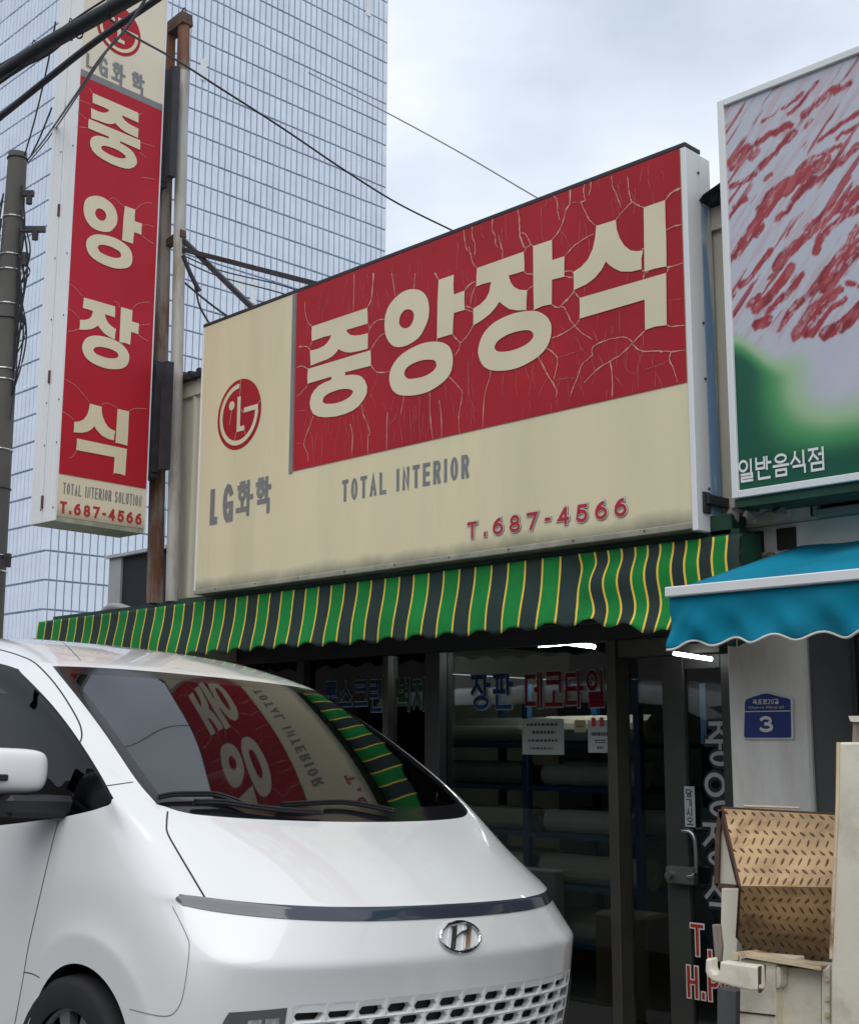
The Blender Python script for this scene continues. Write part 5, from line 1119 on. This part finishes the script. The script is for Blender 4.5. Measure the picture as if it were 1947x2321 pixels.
# wheel, arch liner
for s in (1,-1):
    for u_ in (-.945, -4.215):
        q = MB(); N = 40; prof = [(.25,.19),(.33,.20),(.352,.185),(.36,.13),(.36,.02),(.352,-.03),(.33,-.045),(.25,-.035)]
        for k in range(N):
            a = 2*math.pi*k/N
            for rr, dd in prof: q.v.append((u_+rr*math.cos(a), s*(.945-dd+.0), .36+rr*math.sin(a)))
        n = len(prof)
        for k in range(N):
            for i in range(n-1): q.f.append((k*n+i,k*n+i+1,((k+1)%N)*n+i+1,((k+1)%N)*n+i)); q.m.append(0)
        wh = vb(q, 'wheel', m_tyre)
        q = MB()
        for k in range(10):
            a = 2*math.pi*k/10; ca, sa = math.cos(a), math.sin(a); t = .035
            P = [(.05,-t*.6),(.245,-t),(.245,t),(.05,t*.6)]; pts = [(u_+x*ca-y*sa, s*.955, .36+x*sa+y*ca) for x, y in P]
            q.prism([Vector(p) for p in pts], (0,-s*.03,0))
        ring = [(u_+.25*math.cos(2*math.pi*k/32), s*.95, .36+.25*math.sin(2*math.pi*k/32)) for k in range(33)]; q.tube(ring, .013, 8, cap=False)
        q.tube([(u_,s*.90,.36),(u_,s*.965,.36)], .06, 16); vb(q, 'rim', m_rim, wh, smooth=False)
        q = MB(); N = 24
        if u_ > -2:
            for k in range(N+1):
                a = math.pi*(-.12+1.24*k/N)
                for dd in (.965,.45): q.v.append((u_+.41*math.cos(a), s*dd, .36+.415*math.sin(a)))
            for k in range(N): q.f.append((2*k,2*k+1,2*k+3,2*k+2)); q.m.append(0)
            q.box((u_-.42,s*.45,.1),(u_+.42,s*.44,.8)); vb(q, 'wheel_arch', m_gap, smooth=False)
q = MB(); q.box((-5.0,-.9,.18),(-.45,.9,.24)); q.box((-5.06,-.95,.24),(-5.0,.95,1.9)); vb(q, 'floor', m_cab, smooth=False)
for s in (1,-1):
    q = MB(); q.tube([(-4.215+.405*math.cos(math.pi*(-.1+1.2*k/28)), s*.987, .36+.405*math.sin(math.pi*(-.1+1.2*k/28))) for k in range(29)], .026, 8); vb(q, 'arch_trim', m_paint)
# cabin
q = MB(); q.bbox((-1.45,-.80,.9),(-.86,.80,1.20),.04); q.bbox((-1.30,-.68,1.15),(-1.05,-.22,1.27),.03); vb(q, 'dashboard', m_cab, smooth=False)
for v in (.42,-.42):
    q = MB(); q.bbox((-2.30,v-.25,.6),(-1.75,v+.25,.85),.06); q.bbox((-2.42,v-.25,.8),(-2.24,v+.25,1.45),.05); q.bbox((-2.44,v-.13,1.47),(-2.32,v+.13,1.68),.04); vb(q, 'seat', m_cab, smooth=False)
q = MB(); N = 24; q.tube([(-1.50+.08*math.sin(2*math.pi*k/N), -.42+.19*math.cos(2*math.pi*k/N), 1.22+.17*math.sin(2*math.pi*k/N)) for k in range(N+1)], .016, 8, cap=False); q.beam((-1.48,-.60,1.22),(-1.48,-.24,1.22),.03,.05); vb(q, 'steering_wheel', m_cab)
# work gloves lying on the dashboard
def blob(name, pts, r, m):
    q = MB(); q.tube(cr(pts,5), [r*math.sin(math.pi*(i+1)/(len(cr(pts,5))+1))**.5 for i in range(len(cr(pts,5)))], 10); return q
h1, n1 = cast(510,1768); h1 = h1 + (h1-(VI@EYE)).normalized()*.20
q = MB()
for (a, b, r_) in (((-.09,0),(.09,.01),.026),((-.02,.012),(.10,.025),.018),((-.03,-.01),(.085,-.018),.016)):
    P = cr([h1+Vector((a[1]*0-.0, a[0], a[1])), h1+Vector((.01,(a[0]+b[0])/2,(a[1]+b[1])/2+.012)), h1+Vector((0,b[0],b[1]))], 5); q.tube(P, [r_*(.55+.45*math.sin(math.pi*i/(len(P)-1))) for i in range(len(P))], 10)
q.v = [tuple(VM @ Vector(v)) for v in q.v]
gl_ = q.build('work_gloves', mat('pale green cotton', (.50,.55,.40), .9, var=.1), None, smooth=True); tag(gl_, 'pale green work gloves lying on the van dashboard behind the windscreen', 'gloves')
# wipers
zw = lambda x, y: (350+x/2.2025, 1400+y/2.2025)
for pts, nm in (([(12,922),(80,908),(200,905),(300,908),(390,935),(470,968)],'wiper'), ([(190,945),(330,945),(470,965),(650,985),(830,995)],'wiper'), ([(615,958),(760,950),(930,944),(1060,962),(1180,985)],'wiper')):
    P = []
    for a in cr([(*zw(*p),0) for p in pts], 5):
        h, nn = cast(a.x, a.y)
        if h is not None: P.append(h+nn*.018)
    q = MB(); q.tube(P, .0075, 8); q.tube([p+Vector((.004,0,.009)) for p in P[::1]], .005, 6); o = q.build(nm, m_trim, None, smooth=True); o.parent = van
# cowl strip
# mirror
mir = thing('mirror_dummy', '', '') if False else None
q = MB(); bm = bmesh.new(); bmesh.ops.create_cube(bm, size=1); bmesh.ops.subdivide_edges(bm, edges=bm.edges[:], cuts=3, use_grid_fill=True)
for v in bm.verts:
    x, y, z = v.co*2; sx = x; k = (abs(x)**5+abs(y)**5+abs(z)**5)**(1/5); p = Vector((x,y,z))/max(k,1e-6)*max(abs(x),abs(y),abs(z))
    v.co = Vector((-1.262+.095*p.x - .03*p.y, 1.145+.135*p.y, 1.392+.083*p.z + .012*p.x))
q.addbm(bm); mc = vb(q, 'mirror', m_paint)
md = mc.modifiers.new('s','SUBSURF'); md.levels = 2; md.render_levels = 2
q = MB(); q.bbox((-1.335,1.0,1.375),(-1.315,1.27,1.46),.004); q.v = [(a,b,c) for a,b,c in q.v]; vb(q, 'mirror_glass', m_frit, mc, smooth=False)
q = MB(); q.bbox((-1.20,1.17,1.362),(-1.168,1.26,1.385),.004); vb(q, 'indicator', m_trim, mc, smooth=False)
q = MB(); q.bbox((-1.33,.90,1.235),(-1.13,1.18,1.315),.02); vb(q, 'mirror_foot', m_trim, mc, smooth=False)
# registration lights and drip lines
# ================================================================== beige truck tail at the right
zt_ = lambda x, y: (1450+x*.29566, 1700+y*.29566)
def T(x, y, Y): return onY(*zt_(x, y), Y)
tr = thing('truck_tail', 'beige steel rear of a work truck with rusty tread plate steps and hook arm', 'truck', tuple(T(1000,2000,4.4)))
def bev(o, w=.004):
    bm = bmesh.new(); bm.from_mesh(o.data); bmesh.ops.recalc_face_normals(bm, faces=bm.faces[:])
    bmesh.ops.dissolve_limit(bm, angle_limit=.02, verts=bm.verts[:], edges=bm.edges[:])
    bmesh.ops.bevel(bm, geom=[e for e in bm.edges if len(e.link_faces) == 2 and e.calc_face_angle(0) > .5], offset=w, segments=2, affect='EDGES', profile=.5)
    bm.to_mesh(o.data); bm.free(); return o
def slabp(name, pts, Y, th, m, par=tr):
    q = MB(); q.prism([T(x,y,Y) for x, y in pts], (0,th,0)); return bev(q.build(name, m, par))
# tread plates: upper leaning back, lower leaning under
TP = lambda s, t, quad: (quad[0]*(1-s)+quad[1]*s)*(1-t)+(quad[3]*(1-s)+quad[2]*s)*t
up = [T(632,442,4.62), T(1500,492,4.62), T(1488,1052,4.34), T(765,1040,4.34)]
lo = [T(765,1040,4.34), T(1488,1052,4.34), T(1452,1640,4.62), T(735,1532,4.62)]
for nm, quad, rows_, cols_ in (('upper_step', up, 8, 11), ('lower_step', lo, 8, 10)):
    n = (quad[1]-quad[0]).cross(quad[3]-quad[0]).normalized(); n = n if n.y < 0 else -n
    q = MB(); K = 12
    for i in range(K+1):
        for j in range(K+1): q.v.append(tuple(TP(i/K, j/K, quad)))
    for i in range(K+1):
        for j in range(K+1): q.v.append(tuple(TP(i/K, j/K, quad)-n*.006))
    O2 = (K+1)**2
    for i in range(K):
        for j in range(K):
            a_ = i*(K+1)+j; f4 = (a_, a_+K+1, a_+K+2, a_+1); q.f += [f4, tuple(O2+x for x in f4[::-1])]; q.m += [0, 0]
    o = q.build(nm, m_tread, tr, smooth=False)
    lg = MB()
    for r in range(rows_):
        for c in range(cols_+1):
            s, t = (c+.25+(.5 if r % 2 else 0))/(cols_+.6), (r+.5)/rows_
            if not (.02 < s < .985): continue
            ctr = TP(s, t, quad); ax = (quad[1]-quad[0]).normalized(); ay = (quad[3]-quad[0]).normalized()
            ang = math.radians(58 if r % 2 == 0 else -62) + random.gauss(0,.06); d = (ax*math.cos(ang)+ay*math.sin(ang)).normalized(); e = n.cross(d)
            Lh, Wh, H = .0215*random.uniform(.8,1.1), .0048*random.uniform(.8,1.15), .004
            P = [ctr-d*Lh, ctr-d*Lh*.4+e*Wh, ctr+d*Lh*.4+e*Wh, ctr+d*Lh, ctr+d*Lh*.4-e*Wh, ctr-d*Lh*.4-e*Wh]
            Tt = [ctr-d*Lh*.7+n*H, ctr-d*Lh*.35+e*Wh*.5+n*H, ctr+d*Lh*.35+e*Wh*.5+n*H, ctr+d*Lh*.7+n*H, ctr+d*Lh*.35-e*Wh*.5+n*H, ctr-d*Lh*.35-e*Wh*.5+n*H]
            lg.add(P+Tt, [(i,(i+1)%6,6+(i+1)%6,6+i) for i in range(6)]+[tuple(range(6,12))])
    lo_ = lg.build('tread_lug', m_lug, o); lo_['kind'] = 'stuff'
q = MB()
for a, b in ((up[0],up[1]),(up[0],up[3]),(lo[0],lo[3])): q.tube([a,b], .005, 6)
q.build('step_edge', m_rustd, tr)
q = MB(); q.tube([T(800,430,4.63),T(1225,445,4.63)], .006, 6); q.build('step_lip', m_beige, tr)
# triangular gusset and post on the left
slabp('gusset', [(622,470),(648,480),(765,1048),(590,1040),(600,640)], 4.60, .012, m_beige2)
q = MB()
for a, b in (((620,455),(600,640)),((600,640),(588,1040)),((588,1040),(765,1056)),((622,470),(765,1050))): q.beam(T(*a,4.585), T(*b,4.585), .012, .02)
q.build('gusset_rim', m_rustd, tr)
slabp('post', [(622,1060),(770,1062),(738,1540),(700,1640),(612,1640)], 4.56, .05, m_beige2)
# step box below
q = MB(); 
LP = [T(712,1548,4.20), T(890,1531,4.46), T(1452,1640,4.46), T(1385,1662,4.20)]
q.prism(LP, Vector((0,0,-.012))); q.prism([T(712,1548,4.195), T(752,1556,4.195), T(745,1612,4.195), T(706,1616,4.195)], (0,.012,0)); q.build('lid', m_beige, tr)
slabp('box_front', [(768,1600),(1040,1625),(1032,3720),(742,3720)], 4.22, .2, m_beige2)
slabp('box_seam', [(745,2000),(1034,2030),(1034,2042),(745,2012)], 4.217, .002, m_rustd)
slabp('box_side', [(1075,1660),(1388,1690),(1372,3720),(1065,3720)], 4.27, .2, m_beige2)
slabp('box_gap', [(1030,1650),(1082,1660),(1075,3720),(1030,3720)], 4.33, .1, m_dark)
slabp('clip', [(1040,1660),(1072,1670),(1074,1800),(1060,1830),(1040,1825)], 4.215, .05, m_beige2)
slabp('flange', [(1390,1690),(1452,1650),(1448,3720),(1375,3720)], 4.25, .05, m_beige2)
slabp('back_post', [(590,1820),(735,1850),(700,3720),(575,3720)], 4.52, .06, m_shut)
for y in (1755,1905,2030): q = MB(); q.tube([T(1432,y,4.249),T(1432,y,4.240)], .009, 10); q.build('rivet', m_beige, tr)
# hook arm
arm = [(612,1620),(650,1625),(900,1660),(905,1845),(850,1850),(700,1815),(560,1775),(515,1740),(497,1700),(500,1600),(540,1598),(542,1680),(560,1712),(588,1712),(605,1690)]
q = MB(); q.prism([T(x,y,4.08) for x, y in arm], (0,.05,0)); bev(q.build('hook_arm', m_beige2, tr), .007)
q = MB(); q.prism([T(905,1660,4.081), T(942,1650,4.15), T(935,1830,4.15), T(905,1865,4.081)], (0,.02,0)); q.build('arm_bracket', m_rustd, tr)
slabp('lock_bar', [(549,1338),(604,1338),(622,1510),(612,1625),(572,1625),(560,1480)], 4.30, .02, m_rust)
# big side panel and stake post
pan = [(1518,-60),(1512,400),(1490,900),(1462,1600),(1445,3720),(2300,3720),(2300,-60)]
q = MB(); q.prism([T(x,y,4.15) for x, y in pan], (0,.40,0)); bev(q.build('side_panel', m_beige2, tr), .008)
q = MB(); q.tube([T(1518,-60,4.147), T(1512,400,4.147), T(1490,900,4.147), T(1462,1600,4.147)], .006, 6); q.build('panel_edge', m_beige, tr)
z6p = lambda x, y, Y: onY(1450+x*.2856, 1150+y*.2856, Y)
q = MB(); q.prism([z6p(1688,1700,4.18), z6p(1760,1700,4.18), z6p(1760,1870,4.18), z6p(1682,1870,4.18)], (0,.05,0)); q.build('stake', m_rust, tr)
q = MB(); q.prism([z6p(1652,1655,4.17), z6p(1790,1655,4.17), z6p(1790,1705,4.17), z6p(1668,1700,4.17)], (0,.07,0)); q.build('stake_cap', m_beige2, tr)
# ================================================================== utility pole and cables
D_ = 12.0
pa, pb2 = at(42,345,D_), at(-30,1430,D_); ux, uy = (pa.x+pb2.x)/2, (pa.y+pb2.y)/2
up_ = thing('utility_pole', 'round concrete utility pole with steel bands and cable clamps at left edge', 'pole', (ux, uy, -.2))
q = MB(); zs = [-.2+ (pa.z+.2)*i/10 for i in range(11)]
LX = lambda z: pb2.x+(pa.x-pb2.x)*(z-pb2.z)/(pa.z-pb2.z)
LY = lambda z: pb2.y+(pa.y-pb2.y)*(z-pb2.z)/(pa.z-pb2.z)
q.tube([(LX(z),LY(z),z) for z in zs], [.190-.105*(z/pa.z) if z > 0 else .19 for z in zs], 20); o = q.build('shaft', m_conc, up_); autosmooth(o)
rad = lambda z: .190-.105*(z/pa.z)
def pz(y): return onX(20, y, ux).z
for y in (520,600,632,705,735,845,868,1020,1105,1255,1290,395):
    z = pz(y); q = MB(); N = 22; r_ = rad(z)+.003
    q.tube([(LX(z)+r_*math.cos(2*math.pi*i/N), LY(z)+r_*math.sin(2*math.pi*i/N), z) for i in range(N+1)], .008, 6, cap=False); q.build('band', m_dark if y in (395,735,1105) else m_steel, up_)
dirR = _r.copy(); dirR.z = 0; dirR.normalize()
for y, ln in ((545,.22),(560,-.16),(470,.10),(600,.08),(1255,.06)):
    z = pz(y); q = MB(); s = 1 if ln > 0 else -1; b0 = Vector((LX(z),LY(z),z))+dirR*s*rad(z)-_f*.06
    q.beam(b0, b0+dirR*ln, .05, .05); q.tube([b0+dirR*ln*.6, b0+dirR*ln*.6+Vector((0,0,-.1))], .03, 8); q.build('clamp', m_dark, up_)
q = MB(); rr = random.Random(3)
for i in range(34):
    y0 = 440+rr.uniform(0,300); y1 = y0+rr.uniform(60,260); s = rr.choice((1,1,-1)); o_ = rr.uniform(.0,.11)
    p0, p1 = Vector((LX(pz(y0)),LY(pz(y0)),pz(y0)))+dirR*s*(rad(pz(y0))*.9)-_f*.08, Vector((LX(pz(y1)),LY(pz(y1)),pz(y1)))+dirR*s*(rad(pz(y1))*.95)-_f*.08
    q.tube(cr([p0, p0*.6+p1*.4+dirR*s*o_, p0*.3+p1*.7+dirR*s*o_*.8, p1], 6), rr.uniform(.005,.011), 6)
q.build('jumper_cable', m_cable, up_)
def cable(name, label, pts, r, m=m_cable, group=None, n=8, cat='cable', sides=8):
    P = cr([at(*p) for p in pts], n); q = MB(); q.tube(P, r, sides); o = q.build(name, m, None, smooth=True, loc=P[0]); tag(o, label, cat, group); return o
# thick bundle with its lashing wire
bund = [(-60,203,5.6),(0,170,5.5),(110,100,5.3),(249,22,5.1),(330,-25,5.0)]
bo = cable('cable_bundle', 'thickest black cable bundle crossing the upper left corner', [(-1500,1010,7.2),(-600,540,6.3)]+bund+[(800,-300,4.5),(2600,-1250,3.6)], .031, sides=12)
P = cr([at(*p) for p in bund], 8); q = MB(); q.tube([p+Vector((0,0,.020))+_r*.006-_u*.033 for p in P], .009, 8); q.build('strand', m_cable, bo)
q = MB(); q.tube([at(x,y,d)+_u*o_ for (x,y,d), o_ in zip(((-60,180,5.6),(0,148,5.5),(125,75,5.3),(200,24,5.2),(260,-14,5.1)), (0,)*5)], .0045, 6)
for k, t in enumerate((8,14,19,24)):
    p = P[t]; q.tube([p+_u*.045*math.cos(a)+_f*.03*math.sin(a)+_u*.006 for a in [2*math.pi*i/12 for i in range(13)]], .0025, 5)
for k, t in enumerate((6,20)):
    p = P[t]-_u*.03; q.tube([p+_u*.018*math.cos(a)+_r*.014*math.sin(a) for a in [2*math.pi*i/12 for i in range(13)]], .004, 5)
q.build('lashing', m_cable, bo)
cable('cable_branch', 'thin black cable sagging loose beneath the thickest bundle', [(-30,196,5.45),(0,187,5.45),(50,152,5.4),(110,122,5.35),(165,76,5.3),(190,60,5.28)], .0075)
cable('power_cable', 'second black cable running below the thick bundle to the top edge', [(-1500,1180,8.4),(-600,660,7.4),(-60,306,6.6),(0,266,6.5),(95,190,6.4),(212,98,6.2),(357,-2,6.0),(420,-46,5.9),(1100,-480,5.0),(2600,-1350,4.1)], .0165, sides=10)
cable('service_wire', 'wire rising from the pole top across the red letters and up past the round emblem', [(64,362,11.9),(100,318,10.2),(171,217,8.0),(226,135,6.9),(286,66,5.9),(340,-18,5.2),(420,-150,4.7),(700,-640,4.0)], .0068)
cable('service_wire', 'second wire rising from the pole top just beside the first', [(66,368,11.9),(112,312,10.0),(176,218,7.9),(224,144,6.85),(262,88,6.2)], .005)
cable('thin_wire', 'thin grey wire leaning from pole top up to the thick bundle', [(57,352,11.9),(80,270,11.5),(105,165,10.8),(127,50,10.0)], .007)
cable('thin_wire', 'short thin wire between pole top and white side of tall sign', [(70,355,11.9),(92,310,11.6),(118,245,11.0)], .008)
cable('drop_wire', 'long black wire hanging from the cables across the tower to behind the big sign', [(230,30,6.6),(243,38,6.6),(300,80,6.9),(400,136,7.5),(500,200,8.0),(640,290,8.5),(780,385,9.0),(900,460,9.3),(1024,522,9.6),(1080,550,9.8)], .0065)
cable('far_wire', 'faint thin wire sloping across the open sky right of the tower', [(700,165,26),(880,257,25),(1050,350,24),(1213,446,23),(1260,470,22.6)], .013, mat('grey wire', (.2,.2,.22), .6))
cable('hanging_wire', 'frayed wire dangling from the pipe beside the brace', [(416,580,8.9),(430,615,8.9),(442,640,8.9),(453,660,8.9)], .016)
cable('hanging_wire', 'thin loose wire end dropping from the pipe to the cream panel', [(442,640,8.9),(452,690,8.9),(470,725,8.95),(478,735,8.95)], .007)
for k, (ya, yb, lab) in enumerate(((640,822,'lowest faint wire sagging in front of the tower under the brace'),(580,672,'thin faint wire just below the upper brace'),(592,690,'thin faint wire second below the upper brace'))):
    cable('tower_wire', lab, [(418,ya,14.0),(500,ya+(yb-ya)*.36,14.0),(640,yb-25,14.0),(720,yb+5,14.0)], .008 if k else .012)
# rooftop unit behind the awning end, and a hose arch
YB = 6.3
bx = thing('roof_cabinet', 'grey cabinet with dark open side standing behind the rusty post', 'cabinet', tuple(onY(280,1400,YB)))
zc_ = lambda x, y: (30+x/4.405, 1180+y/4.405)
a = onY(*zc_(965,385), YB); a2 = onY(*zc_(1085,372), YB); b = onY(*zc_(950,900), YB); e1 = onY(*zc_(1345,305), YB)
q = MB(); q.box((a.x,YB,b.z-.5),(a2.x,YB+.04,a.z)); q.build('side', mat('cabinet grey', (.38,.40,.41), .6, var=.06), bx)
q = MB(); q.box((a2.x+.002,YB+.02,b.z-.5),(a2.x+1.2,YB+.05,a.z-.0)); q.build('opening', mat('cabinet dark', (.02,.024,.03), .7), bx)
q = MB(); q.box((a.x-.03,YB-.03,a.z+.002),(a2.x+1.2,YB+.35,a.z+.03)); q.build('top', mat('cabinet top', (.45,.47,.48), .6), bx)
hp = [zc_(900,925), zc_(950,880), zc_(1010,862), zc_(1075,868), zc_(1130,885), zc_(1170,900)]
P = cr([onY(*p, 6.0) for p in hp], 6); q = MB(); q.tube(P, .035, 10); o = q.build('hose', mat('grey hose', (.33,.33,.32), .6), None, smooth=True, loc=P[0]); tag(o, 'thick grey hose arched over the awning top at left', 'hose')
# ================================================================== building added across the street, out of view, put in only for reflections
ob = thing('added_street_building', 'plain brown building added unseen across the street to be reflected in the van side glass', 'building', (-10, -9.5, 0))
q = MB(); q.box((-60,-16,-.2),(-7,-9.5,7.5)); q.box((-6.5,-17,-.2),(30,-9.8,5.2)); q.build('wall', mat('brown render wall', (.26,.22,.19), .85, var=.2, scale=.6), ob)
for k in range(9):
    x = -45+k*4.1
    if x > -8.5: continue
    q = MB(); q.bbox((x,-9.55,3.6),(x+1.9,-9.46,5.0),.01); q.build('window', m_frit, ob)
    q = MB(); q.bbox((x-.4,-9.6,.1),(x+2.4,-9.45,2.6),.01); q.build('shutter', m_shut, ob)
